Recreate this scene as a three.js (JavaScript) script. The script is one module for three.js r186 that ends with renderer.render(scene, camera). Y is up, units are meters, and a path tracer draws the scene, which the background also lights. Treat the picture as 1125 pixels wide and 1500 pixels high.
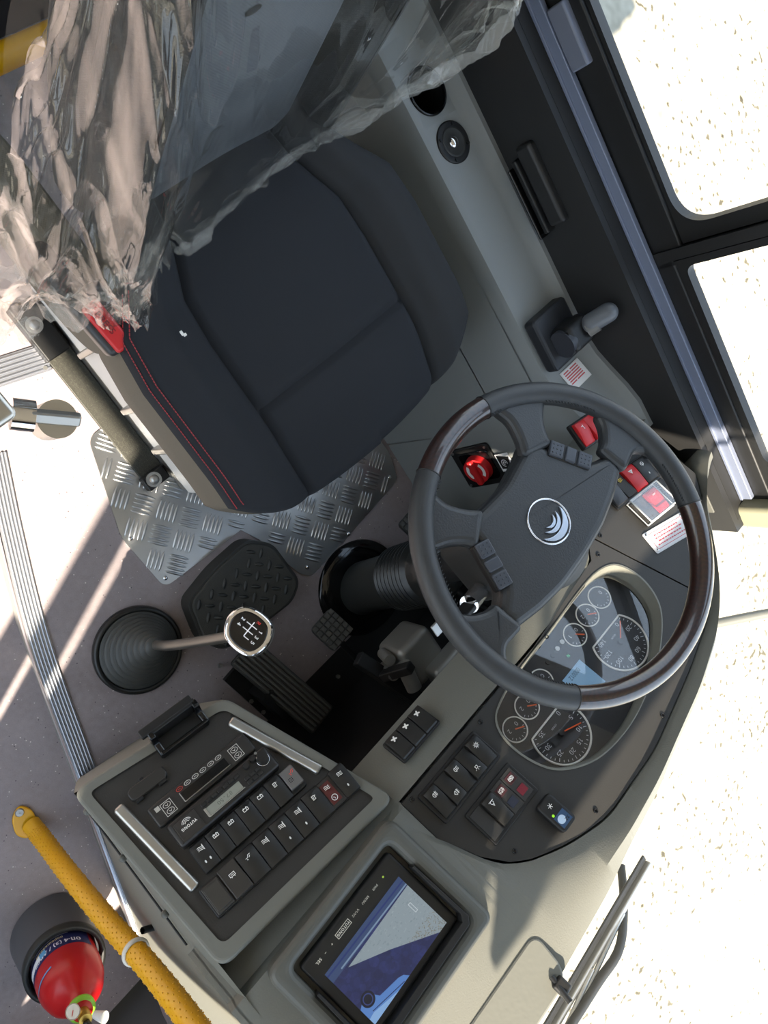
import * as THREE from 'three';
import { RoundedBoxGeometry } from 'three/addons/geometries/RoundedBoxGeometry.js';
import { mergeGeometries, toCreasedNormals } from 'three/addons/utils/BufferGeometryUtils.js';
import { ImprovedNoise } from 'three/addons/math/ImprovedNoise.js';

// ---------------------------------------------------------------- camera, sky, sun, exposure
// x = towards the front of the bus, y = up, z = towards the entrance door; origin on the driver's platform below the camera
const scene = new THREE.Scene();
const renderer = new THREE.WebGLRenderer({ antialias: true });
renderer.toneMapping = THREE.LinearToneMapping;
renderer.toneMappingExposure = 1.4;
renderer.shadowMap.enabled = true;

const camera = new THREE.PerspectiveCamera(67.14, 0.75, 0.02, 200);
camera.position.set(0, 1.55, 0);
{
  const m = new THREE.Matrix4().makeBasis(
    new THREE.Vector3(0.50965464, 0.54392724, -0.66662981),
    new THREE.Vector3(-0.77579343, -0.04449303, -0.62941634),
    new THREE.Vector3(-0.37201707, 0.83795198, 0.3992991));
  camera.quaternion.setFromRotationMatrix(m);
}
const SUN = new THREE.Vector3(0.42, 1.2, 1.0).normalize();
{ // hazy bright sky, a little bluer towards the zenith
  const w = 64, h = 64, d = new Float32Array(w * h * 4), lo = [1.68, 1.85, 1.97], hi = [1.08, 1.52, 2.15];
  for (let y = 0; y < h; y++) for (let x = 0; x < w; x++) { const e = Math.max(0, ((y + 0.5) / h - 0.5) * 2), k = Math.pow(e, 0.7); for (let c = 0; c < 3; c++) d[(y * w + x) * 4 + c] = lo[c] + (hi[c] - lo[c]) * k; d[(y * w + x) * 4 + 3] = 1; }
  const t = new THREE.DataTexture(d, w, h, THREE.RGBAFormat, THREE.FloatType);
  t.mapping = THREE.EquirectangularReflectionMapping; t.magFilter = t.minFilter = THREE.LinearFilter; t.needsUpdate = true;
  scene.background = t; scene.environment = t;
}
const sun = new THREE.DirectionalLight(0xfff1dc, 18);
sun.name = 'sun_light';
sun.position.copy(SUN).multiplyScalar(12);
sun.castShadow = true;
sun.shadow.mapSize.set(4096, 4096);
Object.assign(sun.shadow.camera, { left: -6, right: 6, top: 6, bottom: -6, near: 1, far: 30 });
scene.add(sun);
scene.add(sun.target);

// ---------------------------------------------------------------- helpers
const V = (x, y, z) => new THREE.Vector3(x, y, z);
let seed = 7;
const rnd = () => { seed = (seed * 1664525 + 1013904223) % 4294967296; return seed / 4294967296; };
const N = new ImprovedNoise();
const noise = (x, y, z = 0.37) => N.noise(x + 31.7, y + 17.3, z + 5.1);
const taken = new Map();
function numbered(name) {
  const n = taken.get(name) ?? 0;
  taken.set(name, n + 1);
  return n ? name + '_' + String(n).padStart(3, '0') : name;
}
function info(o, label, category, group, kind) {
  o.userData.label = label;
  if (category) o.userData.category = category;
  if (group) o.userData.group = group;
  if (kind) o.userData.kind = kind;
  return o;
}
function mesh(name, geo, mat, parent) {
  const o = new THREE.Mesh(geo, mat);
  o.castShadow = o.receiveShadow = true;
  o.name = parent ? name : numbered(name);
  (parent ?? scene).add(o);
  return o;
}
function thing(name, label, category, pos = [0, 0, 0], group) {
  const g = new THREE.Group();
  g.name = numbered(name);
  g.position.set(...pos);
  info(g, label, category, group);
  scene.add(g);
  return g;
}
function struct(name, geo, mat, label, parent) {
  const o = mesh(name, geo, mat, parent);
  if (!parent) { o.userData.kind = 'structure'; if (label) o.userData.label = label; }
  return o;
}
// orient a group so that its X, Y, Z axes are v x n, v, n
function orient(g, o, v, n) {
  const X = v.clone().cross(n).normalize(), Z = n.clone().normalize(), Y = Z.clone().cross(X);
  g.position.copy(o);
  g.quaternion.setFromRotationMatrix(new THREE.Matrix4().makeBasis(X, Y, Z));
  return g;
}
const box = (x, y, z, px = 0, py = 0, pz = 0) => new THREE.BoxGeometry(x, y, z).translate(px, py, pz);
const rbox = (x, y, z, r, px = 0, py = 0, pz = 0, s = 2) => new RoundedBoxGeometry(x, y, z, s, Math.min(r, x / 2.01, y / 2.01, z / 2.01)).translate(px, py, pz);
const span = (x0, x1, y0, y1, z0, z1) => box(x1 - x0, y1 - y0, z1 - z0, (x0 + x1) / 2, (y0 + y1) / 2, (z0 + z1) / 2);
const cyl = (r0, r1, h, n = 32) => new THREE.CylinderGeometry(r1, r0, h, n);
const cylZ = (r0, r1, h, n = 32) => cyl(r0, r1, h, n).rotateX(Math.PI / 2);
const lathe = (pts, n = 48) => new THREE.LatheGeometry(pts.map((p) => new THREE.Vector2(p[0], p[1])), n);
const tube = (pts, r, n = 24, k = 10) => new THREE.TubeGeometry(new THREE.CatmullRomCurve3(pts.map((p) => V(...p)), false, 'centripetal'), n, r, k, false);
function rod(a, b, r, n = 20, r1 = r) {
  const A = V(...a), B = V(...b), d = B.clone().sub(A), g = cyl(r, r1, d.length(), n);
  g.applyQuaternion(new THREE.Quaternion().setFromUnitVectors(V(0, 1, 0), d.clone().normalize()));
  return g.translate((A.x + B.x) / 2, (A.y + B.y) / 2, (A.z + B.z) / 2);
}
function bar(a, b, w, h, r = 0.003) {   // rounded rectangular bar from a to b
  const A = V(...a), B = V(...b), d = B.clone().sub(A), g = rbox(w, d.length(), h, r);
  g.applyQuaternion(new THREE.Quaternion().setFromUnitVectors(V(0, 1, 0), d.clone().normalize()));
  return g.translate((A.x + B.x) / 2, (A.y + B.y) / 2, (A.z + B.z) / 2);
}
const merge = (l) => mergeGeometries(l.map((g) => { const q = g.index ? g.toNonIndexed() : g; for (const k of Object.keys(q.attributes)) if (!['position', 'normal', 'uv'].includes(k)) q.deleteAttribute(k); return q; }));
function poly(pts, round = 0) {           // closed outline with optional rounding of every corner
  const s = new THREE.Shape(), n = pts.length;
  if (!round) { pts.forEach((p, i) => (i ? s.lineTo(...p) : s.moveTo(...p))); s.closePath(); return s; }
  for (let i = 0; i < n; i++) {
    const p = pts[i], a = pts[(i + n - 1) % n], b = pts[(i + 1) % n];
    const la = Math.hypot(a[0] - p[0], a[1] - p[1]), lb = Math.hypot(b[0] - p[0], b[1] - p[1]), r = Math.min(p[2] ?? round, la * 0.48, lb * 0.48);
    const q0 = [p[0] + (a[0] - p[0]) / la * r, p[1] + (a[1] - p[1]) / la * r], q1 = [p[0] + (b[0] - p[0]) / lb * r, p[1] + (b[1] - p[1]) / lb * r];
    if (i) s.lineTo(...q0); else s.moveTo(...q0);
    s.quadraticCurveTo(p[0], p[1], ...q1);
  }
  s.closePath();
  return s;
}
function smooth(pts) { const s = new THREE.Shape(); const c = new THREE.CatmullRomCurve3(pts.map((p) => V(p[0], p[1], 0)), true, 'centripetal').getPoints(pts.length * 8); c.forEach((p, i) => (i ? s.lineTo(p.x, p.y) : s.moveTo(p.x, p.y))); return s; }
const rect = (x0, x1, y0, y1, r = 0) => poly([[x0, y0], [x1, y0], [x1, y1], [x0, y1]], r);
function ext(shape, depth, bevel = 0, seg = 2, curve = 12) {
  const o = { depth: Math.max(depth - (bevel ? 2 * bevel : 0), 1e-5), bevelEnabled: bevel > 0, bevelThickness: bevel, bevelSize: bevel, bevelOffset: -bevel, bevelSegments: seg, curveSegments: curve };
  return new THREE.ExtrudeGeometry(shape, o).translate(0, 0, bevel);
}
function surf(nu, nv, fn, crease) {
  const p = [], uv = [], ix = [];
  for (let j = 0; j <= nv; j++) for (let i = 0; i <= nu; i++) { const q = fn(i / nu, j / nv); p.push(q[0], q[1], q[2]); uv.push(q[3] ?? i / nu, q[4] ?? j / nv); }
  for (let j = 0; j < nv; j++) for (let i = 0; i < nu; i++) { const a = j * (nu + 1) + i, b = a + 1, c = a + nu + 1, d = c + 1; ix.push(a, b, d, a, d, c); }
  let g = new THREE.BufferGeometry();
  g.setAttribute('position', new THREE.Float32BufferAttribute(p, 3));
  g.setAttribute('uv', new THREE.Float32BufferAttribute(uv, 2));
  g.setIndex(ix);
  g.computeVertexNormals();
  if (crease) g = toCreasedNormals(g, crease);
  return g;
}
const lerp = (a, b, t) => a + (b - a) * t;
const clamp = (x, a = 0, b = 1) => Math.min(b, Math.max(a, x));
const ss = (a, b, x) => { const t = clamp((x - a) / (b - a)); return t * t * (3 - 2 * t); };
function interp(tab, x) {
  if (tab.smoothed) { const q = [...tab]; let s = 0; for (const d of [-0.02, -0.01, 0, 0.01, 0.02]) s += interp(q, x + d); return s / 5; }
  if (x <= tab[0][0]) return tab[0][1]; for (let i = 1; i < tab.length; i++) if (x <= tab[i][0]) return lerp(tab[i - 1][1], tab[i][1], (x - tab[i - 1][0]) / (tab[i][0] - tab[i - 1][0])); return tab[tab.length - 1][1]; }

// ---------------------------------------------------------------- textures
function dataTex(n, fn, srgb, rx = 1, ry = 1) {
  const d = new Uint8Array(n * n * 4);
  for (let y = 0; y < n; y++) for (let x = 0; x < n; x++) { const c = fn(x / n, y / n, x, y), i = (y * n + x) * 4; for (let k = 0; k < 3; k++) d[i + k] = clamp(Array.isArray(c) ? c[k] : c, 0, 255); d[i + 3] = 255; }
  const t = new THREE.DataTexture(d, n, n);
  t.wrapS = t.wrapT = THREE.RepeatWrapping; t.magFilter = THREE.LinearFilter; t.minFilter = THREE.LinearMipmapLinearFilter; t.generateMipmaps = true;
  if (srgb) t.colorSpace = THREE.SRGBColorSpace;
  t.repeat.set(rx, ry); t.needsUpdate = true;
  return t;
}
const again = (t, rx, ry) => { const c = t.clone(); c.repeat.set(rx, ry); c.needsUpdate = true; return c; };
// periodic noise on the unit square
function pn(u, v, f, z = 0) { const a = u * f, b = v * f, w = (x, y) => noise(x, y, z); const fu = u, fv = v; return w(a, b) * (1 - fu) * (1 - fv) + w(a - f, b) * fu * (1 - fv) + w(a, b - f) * (1 - fu) * fv + w(a - f, b - f) * fu * fv; }
const TX = {};
TX.leather = dataTex(256, (u, v) => 128 + 90 * pn(u, v, 46) + 50 * pn(u, v, 90, 3));
TX.weave = dataTex(256, (u, v, x, y) => 120 + 60 * Math.sin(x / 256 * Math.PI * 2 * 32) * Math.sin(y / 256 * Math.PI * 2 * 32) + 30 * pn(u, v, 60));
{
  const sp = new Float32Array(512 * 512);
  for (let i = 0; i < 430; i++) { const x = rnd() * 512 | 0, y = rnd() * 512 | 0, s = rnd() < 0.6 ? 1 : -0.8, r = rnd() < 0.5 ? 1 : 0; for (let a = 0; a <= r; a++) for (let b = 0; b <= r; b++) sp[((y + a) % 512) * 512 + (x + b) % 512] = s * (0.5 + rnd() * 0.5); }
  TX.floor = dataTex(512, (u, v, x, y) => { const s = sp[y * 512 + x], n = pn(u, v, 6) * 12 + pn(u, v, 40, 2) * 9 + (rnd() - 0.5) * 9; return [143 + n + s * 110, 133 + n + s * 110, 134 + n + s * 100]; }, true);
}
TX.concrete = dataTex(512, (u, v) => { const n = pn(u, v, 4) * 22 + pn(u, v, 18, 2) * 22 + pn(u, v, 70, 4) * 26, k = pn(u, v, 9, 11), g = pn(u, v, 96, 8) > 0.34 - k * 0.35 ? -72 : 0; return [146 + n + g, 141 + n + g, 126 + n + g]; }, true);
TX.wood = dataTex(256, (u, v) => { const g = Math.sin((u * 22 + pn(u, v, 5) * 2.2) * Math.PI * 2) * 0.5 + 0.5; return [34 + 16 * g + 8 * pn(u, v, 50), 19 + 8 * g, 14 + 6 * g]; }, true);
TX.grit = dataTex(256, (u, v) => { const s = rnd() < 0.03 ? 120 : 0, n = pn(u, v, 12) * 20 + (rnd() - 0.5) * 22; return [46 + n + s, 45 + n + s, 38 + n + s * 0.9]; }, true);
TX.brush = dataTex(256, (u, v) => 128 + 70 * pn(u, v, 8) + (rnd() - 0.5) * 40);
TX.crumple = dataTex(512, (u, v) => { let h = 0, a = 1; for (let k = 0, f = 5; k < 4; k++, f *= 2, a *= 0.55) h += a * (1 - Math.abs(pn(u, v, f, k * 3)) * 2.6); return 128 + 60 * h - 40; });

function canvas(w, h, draw, srgb = true) {
  const c = document.createElement('canvas'); c.width = w; c.height = h;
  const x = c.getContext('2d'); draw(x, w, h);
  const t = new THREE.CanvasTexture(c); if (srgb) t.colorSpace = THREE.SRGBColorSpace; t.anisotropy = 8;
  return t;
}

// ---------------------------------------------------------------- materials
const S = (color, roughness = 0.6, o = {}) => new THREE.MeshPhysicalMaterial({ color, roughness, ...o });
const lb = (s, k = 6, d = 0.0004) => ({ bumpMap: again(TX.leather, k, k), bumpScale: d });
const M = {
  dash: S(0x6e6e66, 0.55, lb(0, 3, 0.0003)),
  dashTrim: S(0x55554f, 0.5),
  ledge: S(0x7c7f7e, 0.5, lb(0, 4, 0.0002)),
  panel: S(0x2b2a28, 0.55, lb(0, 10, 0.0002)),
  consolePanel: S(0x2f2d2a, 0.5, lb(0, 10, 0.0002)),
  black: S(0x141414, 0.5),
  blackGloss: S(0x0d0d0e, 0.12),
  rubber: S(0x2b2c2a, 0.55),
  bellows: S(0x3c3d3a, 0.5),
  rocker: S(0x201f1d, 0.42),
  silver: S(0xbab7b0, 0.32, { metalness: 0.9 }),
  chrome: S(0xe4e4e6, 0.07, { metalness: 1 }),
  steel: S(0xa9a8a4, 0.38, { metalness: 0.9 }),
  plate: S(0xc3c4c4, 0.3, { metalness: 1, bumpMap: again(TX.brush, 6, 6), bumpScale: 0.0002 }),
  casting: S(0x9b9a94, 0.5, { metalness: 0.7 }),
  alu: S(0xb9bcc4, 0.3, { metalness: 0.85 }),
  yellow: S(0xe0a512, 0.35),
  red: S(0xb3151a, 0.3),
  redPlastic: S(0xc22226, 0.38),
  white: S(0xe4e2dc, 0.5),
  offwhite: S(0xd5d2c8, 0.5),
  leather: S(0x2f3133, 0.42, lb(0, 8, 0.0004)),
  wood: new THREE.MeshPhysicalMaterial({ map: again(TX.wood, 1, 3), roughness: 0.3, clearcoat: 1, clearcoatRoughness: 0.02 }),
  fabric: S(0x191c22, 0.85, { bumpMap: again(TX.weave, 7, 7), bumpScale: 0.0007, sheen: 0.3, sheenRoughness: 0.6, sheenColor: new THREE.Color(0x39404c) }),
  fabricSide: S(0x1f2022, 0.8, { bumpMap: again(TX.weave, 8, 8), bumpScale: 0.0005, sheen: 0.3, sheenRoughness: 0.6, sheenColor: new THREE.Color(0x3a3d42) }),
  fabricSunlit: S(0x5e584c, 0.85, { bumpMap: again(TX.weave, 8, 8), bumpScale: 0.0004 }),  // black seat cloth with the sunlit tone put into its colour
  thread: S(0x9c2f35, 0.7),
  film: new THREE.MeshPhysicalMaterial({ color: 0xfafaf8, transmission: 1, thickness: 0, roughness: 0.05, ior: 1.6, side: THREE.DoubleSide }),
  veil: new THREE.MeshPhysicalMaterial({ color: 0xd8d7d0, transparent: true, opacity: 0.04, roughness: 0.2, ior: 1.6, clearcoat: 1, clearcoatRoughness: 0.08, side: THREE.DoubleSide }),
  hem: new THREE.MeshPhysicalMaterial({ color: 0xd8d7d0, transparent: true, opacity: 0.2, roughness: 0.15, ior: 1.6, clearcoat: 1, clearcoatRoughness: 0.06, side: THREE.DoubleSide }),
  glass: new THREE.MeshPhysicalMaterial({ color: 0xffffff, transmission: 1, thickness: 0, roughness: 0, ior: 1.5, side: THREE.DoubleSide }),
  smoke: new THREE.MeshPhysicalMaterial({ color: 0xf2f2f2, transmission: 1, thickness: 0, roughness: 0.02, ior: 1.8, side: THREE.DoubleSide }),
  floor: new THREE.MeshPhysicalMaterial({ map: again(TX.floor, 2, 2), roughness: 0.6 }),
  concrete: new THREE.MeshPhysicalMaterial({ map: again(TX.concrete, 1, 1), roughness: 0.9 }),
  wall: S(0x232323, 0.5),
  wallDark: S(0x1a1a19, 0.6),
  shell: S(0x8d8c86, 0.6),
  roofLining: S(0xa9a7a0, 0.8),
  pillar: S(0x8a8872, 0.6),
  grit: new THREE.MeshPhysicalMaterial({ map: again(TX.grit, 1, 4), roughness: 0.6 }),
  beigeTrim: S(0x9a9584, 0.5),
  partition: S(0x1c1c1c, 0.6),
};
const ink = (color) => S(color, 0.5);
const INK = { white: ink(0xe9e9e4), red: ink(0xb92a2a), black: ink(0x111111), blue: ink(0x2b5fa8), amber: ink(0xd98a1e), green: ink(0x6fae2a) };

// icons: one sheet of white drawings on clear ground
const ICONS = ['fan', 'lamp', 'beacon', 'beam', 'fog', 'fogback', 'wave', 'door', 'coach', 'seat', 'ramp', 'heater', 'mirror', 'hazard', 'stop', 'key', 'heart', 'ring', 'brake', 'plug', 'clock', 'snow', 'dotpad', 'fluid'];
const iconTex = canvas(1024, 512, (x, w, h) => {
  x.clearRect(0, 0, w, h);
  ICONS.forEach((k, i) => {
    x.save(); x.translate((i % 8) * 128 + 64, Math.floor(i / 8) * 128 + 64);
    x.strokeStyle = x.fillStyle = '#f2f1ec'; x.lineWidth = 9; x.lineCap = 'round';
    const ln = (...p) => { x.beginPath(); for (let j = 0; j < p.length; j += 2) (j ? x.lineTo(p[j], p[j + 1]) : x.moveTo(p[j], p[j + 1])); x.stroke(); };
    const ci = (a, b, r, f) => { x.beginPath(); x.arc(a, b, r, 0, 7); f ? x.fill() : x.stroke(); };
    if (k === 'fan') for (let a = 0; a < 4; a++) { x.save(); x.rotate(a * Math.PI / 2); x.beginPath(); x.ellipse(20, 10, 24, 13, 0.5, 0, 7); x.fill(); x.restore(); }
    if (k === 'lamp') { ci(0, 0, 20); for (let a = 0; a < 8; a++) { const c = Math.cos(a * Math.PI / 4), s = Math.sin(a * Math.PI / 4); ln(c * 32, s * 32, c * 46, s * 46); } }
    if (k === 'beacon') { ln(-22, 30, -18, -10, 18, -10, 22, 30, -22, 30); ln(-34, -20, -46, -28); ln(34, -20, 46, -28); ln(0, -26, 0, -44); }
    if (k === 'beam' || k === 'fog' || k === 'fogback') { x.beginPath(); x.arc(-4, 0, 32, -1.5, 1.5); x.closePath(); x.stroke(); for (let a = -1; a < 2; a++) ln(-18, a * 22, -50, a * 22 + 8); if (k !== 'beam') ln(-34, -34, -30, 40); if (k === 'fogback') ci(30, 0, 10, 1); }
    if (k === 'wave' || k === 'heater') { for (let a = -1; a < 2; a++) { x.beginPath(); x.moveTo(-40, a * 22); x.bezierCurveTo(-15, a * 22 - 22, 10, a * 22 + 22, 40, a * 22); x.stroke(); } if (k === 'heater') ln(-46, -44, -46, 44); }
    if (k === 'door' || k === 'coach') { x.strokeRect(-40, -22, 80, 40); ln(-12, -22, -12, 18); ci(-22, 26, 8, 1); ci(24, 26, 8, 1); if (k === 'coach') ln(14, -22, 14, 18); }
    if (k === 'seat') { ln(-20, -36, -12, 20, 28, 20); ln(-12, 20, -12, 40); ci(-26, -40, 8, 1); }
    if (k === 'ramp') { ln(-44, 20, -10, 20, 10, -10, 44, -10); ci(26, -34, 9, 1); ln(-30, 0, -12, -18); }
    if (k === 'mirror') { x.strokeRect(-24, -38, 42, 60); ln(-24, 0, -44, 14); ln(0, -20, 0, 8); }
    if (k === 'hazard') { ln(0, -40, 42, 32, -42, 32, 0, -40); ln(0, -14, 18, 20, -18, 20, 0, -14); }
    if (k === 'stop') { x.font = 'bold 46px sans-serif'; x.textAlign = 'center'; x.fillText('ABS', 0, 16); }
    if (k === 'key') { ci(-14, 0, 22); ln(8, 0, 44, 0, 44, 18); }
    if (k === 'heart') { ci(0, 4, 34); ln(0, 4, 0, -44); ln(-14, -14, 14, 22); }
    if (k === 'ring' || k === 'brake') { ci(0, 0, 28); x.beginPath(); x.arc(0, 0, 46, -0.7, 0.7); x.stroke(); x.beginPath(); x.arc(0, 0, 46, 2.44, 3.84); x.stroke(); if (k === 'brake') { ln(0, -14, 0, 6); ci(0, 16, 3, 1); } else { ln(-12, -12, 12, 12); ln(-12, 12, 12, -12); } }
    if (k === 'plug') { x.strokeRect(-40, -20, 80, 44); ln(-22, -34, -22, -20); ln(22, -34, 22, -20); ln(-20, 2, 20, 2); }
    if (k === 'clock') { ci(0, 0, 40); ln(0, -18, 0, 0, 16, 12); }
    if (k === 'snow') for (let a = 0; a < 3; a++) { const c = Math.cos(a * Math.PI / 3) * 42, s = Math.sin(a * Math.PI / 3) * 42; ln(-c, -s, c, s); }
    if (k === 'dotpad') for (let a = 0; a < 9; a++) ci((a % 3 - 1) * 30, (Math.floor(a / 3) - 1) * 30, 9, 1);
    if (k === 'fluid') { ci(0, 14, 26); ln(0, -44, -18, -4); ln(0, -44, 18, -4); ln(-46, 40, 46, 40); }
    x.restore();
  });
});
const iconMat = (c) => new THREE.MeshPhysicalMaterial({ map: iconTex, color: c, roughness: 0.5, transparent: true });
const ICON = { white: iconMat(0xffffff), red: iconMat(0xff5a50), yellow: iconMat(0xf2d34a), blue: iconMat(0x5a9bff) };
function iconGeo(k, w, h = w) {
  const i = ICONS.indexOf(k), c = i % 8, r = Math.floor(i / 8), g = new THREE.PlaneGeometry(w, h), u = g.attributes.uv;
  for (let j = 0; j < 4; j++) u.setXY(j, (c + u.getX(j)) / 8, 1 - (r + 1 - u.getY(j)) / 4);
  return g;
}
const printed = (tex, o = {}) => new THREE.MeshPhysicalMaterial({ map: tex, roughness: 0.5, ...o });
const ovalGeo = new THREE.CircleGeometry(0.0022, 16).scale(0.55, 1, 1);

// ---------------------------------------------------------------- the setting: ground, floors, body shell, windows
const ZL = -1.15, ZR = 1.2, XF = 1.3, XB = -4.2, ROOF = 2.06;
struct('ground', surf(8, 8, (u, v) => [lerp(-14, 22, u), -1.1, lerp(-18, 18, 1 - v), u * 12, v * 12]).rotateY(0), M.concrete, 'pale sunlit concrete yard outside the bus');
function slab(shape, y0, y1) { return ext(shape, y1 - y0).rotateX(-Math.PI / 2).translate(0, y0, 0); }   // shape in (x, -z)
const flat = (pts) => poly(pts.map(([x, z]) => [x, -z]));
// driver's platform; its aisle edge runs obliquely
struct('floor', slab(flat([[-1.2, -1.15], [1.22, -1.15], [1.22, 0.337], [0.67, 0.128], [0.39, 0.021], [0.2, -0.069], [0.02, -0.19], [-0.1, -0.2], [-1.2, -0.2]]), -0.06, 0), M.floor, 'grey speckled vinyl floor of the driver platform');
struct('trim_1', slab(flat([[-1.2, -0.25], [-0.1, -0.25], [0.02, -0.235], [0.2, -0.115], [0.39, -0.025], [0.67, 0.082], [1.2, 0.28], [1.2, 0.32], [0.67, 0.12], [0.39, 0.013], [0.2, -0.077], [0.02, -0.2], [-0.1, -0.21], [-1.2, -0.21]]), -0.24, -0.061), M.shell, 'grey riser under the platform edge');
struct('floor', slab(flat([[XB, -1.15], [XF - 0.06, -1.15], [XF - 0.06, 1.2], [XB, 1.2]]), -0.34, -0.24), M.floor, 'grey speckled vinyl floor of the lower entrance step');
// body walls
const wsX = (z) => 1.3 - 0.30 * Math.pow(clamp((-z - 0.35) / 0.8), 2.4);
const wl = [];
wl.push(span(XB, 1.0, -0.9, 0.60, ZL - 0.12, ZL - 0.05), span(XB, 1.0, 1.85, ROOF, ZL - 0.12, ZL - 0.05));
wl.push(span(XB, -3.9, 0.6, 1.85, ZL - 0.12, ZL - 0.05), span(-1.5, -1.38, 0.6, 1.85, ZL - 0.12, ZL - 0.05));
struct('wall_left', merge(wl), M.wallDark, 'dark body wall on the driver side');
const wr = [];
wr.push(span(XB, XF, -0.9, 0.30, ZR, ZR + 0.06), span(XB, XF, 1.95, ROOF, ZR, ZR + 0.06));
wr.push(span(0.9, 0.955, 0.3, 1.95, ZR, ZR + 0.06), span(0.99, XF + 0.04, 0.3, 1.95, ZR, ZR + 0.06), span(-2.2, -2.05, 0.3, 1.95, ZR, ZR + 0.06), span(XB, -3.9, 0.3, 1.95, ZR, ZR + 0.06));
struct('wall_right', merge(wr), M.shell, 'pale body wall with door and windows on the entrance side');
struct('wall_back', span(XB - 0.06, XB, -0.9, ROOF, -1.27, 1.26), M.shell, 'grey rear body wall');
struct('wall_front', merge([surf(40, 6, (u, v) => { const z = lerp(-1.17, 1.2, u); return [wsX(z) - 0.004, lerp(-0.9, 0.4, v), z]; }), span(1.19, 1.25, 1.99, ROOF, -1.2, 1.2)]), S(0x57585a, 0.6), 'dark front body panel below and above the windscreen');
struct('ceiling', span(XB, 1.25, ROOF, ROOF + 0.07, -1.27, 1.26), M.roofLining, 'pale roof lining');
struct('pane_right', merge([span(-2.05, 0.9, 0.3, 1.95, ZR + 0.028, ZR + 0.03), span(-3.9, -2.2, 0.3, 1.95, ZR + 0.028, ZR + 0.03)]), M.glass, 'clear side glazing of the entrance side').name = 'window_1';
// added, unseen blind and visor that keep sun off parts of the dash
const blind = thing('added_blind', 'added unseen dark blind that shades the dash from the door side of the windscreen', 'sun blind', [1.17, 1.48, 0.735]);
mesh('fabric', rbox(0.008, 0.5, 0.65, 0.003, 0, 0.25, 0), M.black, blind);
mesh('roller', rod([0, 0.49, -0.305], [0, 0.49, 0.305], 0.025), M.black, blind);
const visor = thing('added_visor', 'added unseen dark flap on two arms that keeps sun off the instrument fascia', 'sun visor', [1.17, 1.385, 0.045]);
mesh('flap', rbox(0.014, 0.215, 0.68, 0.006, 0, 0.1075, 0), M.black, visor);
for (const s of [-0.3, 0.3]) mesh('arm', rod([0, 0.18, s], [0.03, 0.6, s], 0.006, 10), M.steel, visor);

// driver's side window: sill, aluminium strip, black edge, divider, panes
struct('trim_2', merge([span(-2.2, 1.0, 0.44, 0.612, -1.2, -1.1)]), M.wall, 'black side lining below the driver window');
struct('trim_3', merge([span(-2.2, 0.98, 0.60, 0.6125, -1.152, -1.115)]), M.wallDark, 'black window ledge');
{
  const w = thing('driver_side_window', 'sliding driver side window in a black frame with an aluminium rail', 'window');
  w.userData.kind = 'structure'; w.name = 'window_2';
  mesh('rail', merge([rbox(2.9, 0.022, 0.012, 0.002, -0.5, 0.626, -1.152), rbox(2.9, 0.006, 0.005, 0.001, -0.5, 0.616, -1.145)]), S(0x7a8296, 0.5, { metalness: 0.35 }), w);
  mesh('lower_frame', merge([rbox(2.36, 0.075, 0.02, 0.004, -0.76, 0.655, -1.172), rbox(0.56, 0.05, 0.02, 0.004, 0.68, 0.645, -1.168)]), M.black, w);
  // rear pane opening with a rounded lower front corner
  const f1 = rect(-2.0, 0.42, 0.66, 1.86), h1 = rect(-1.36, 0.372, 0.70, 1.80, 0.06); f1.holes.push(h1);
  mesh('frame', ext(f1, 0.02).translate(0, 0, -1.19), M.black, w);
  const f2 = rect(0.4, 0.965, 0.65, 1.86), h2 = rect(0.438, 0.87, 0.685, 1.80, 0.02); f2.holes.push(h2);
  mesh('frame', ext(f2, 0.02).translate(0, 0, -1.182), M.black, w);
  mesh('divider', merge([span(0.40, 0.42, 0.64, 1.85, -1.17, -1.155), span(0.423, 0.43, 0.64, 1.85, -1.168, -1.158)]), M.black, w);
  mesh('pane', span(-1.4, 0.40, 0.68, 1.83, -1.186, -1.1845), M.glass, w);
  mesh('pane', span(0.42, 0.89, 0.67, 1.83, -1.178, -1.1765), M.glass, w);
  mesh('guide_block', rbox(0.10, 0.035, 0.018, 0.004, 0.02, 0.655, -1.156), S(0x6d7280, 0.4), w);
  mesh('corner_plate', merge([rbox(0.085, 0.10, 0.004, 0.001, 0.905, 0.53, -1.098)]), M.dashTrim, w);
}
// A-pillar and windscreen
struct('trim_4', rbox(0.055, 1.45, 0.09, 0.012, 0.985, 1.15, -1.17), M.pillar, 'olive grey front pillar lining');
struct('window_3', surf(40, 6, (u, v) => { const z = lerp(-1.17, 1.2, u); return [wsX(z) - 0.07 * v, lerp(0.42, 2.0, v), z]; }), M.glass, 'curved clear windscreen');
struct('trim_5', surf(40, 3, (u, v) => { const z = lerp(-1.17, 1.2, u); return [wsX(z) - 0.002 - 0.012 * Math.sin(v * Math.PI), lerp(0.36, 0.44, v), z]; }), M.black, 'black rubber seal at the windscreen foot');
{
  const p = thing('partition', 'black partition panel behind the driver seat', 'partition', [-0.50, 0, -0.72]);
  mesh('board', rbox(0.03, 1.1, 0.84, 0.01, 0, 0.551, 0), M.partition, p);
  const r = thing('yellow_handrail', 'yellow horizontal handrail before the black partition', 'handrail', [-0.39, 0, -0.55]);
  mesh('tube', merge([rod([0, 0.24, -0.22], [0, 0.24, 0.2], 0.02), rod([0, 0, 0.18], [0, 0.24, 0.18], 0.02)]), M.yellow, r);
}

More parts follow.
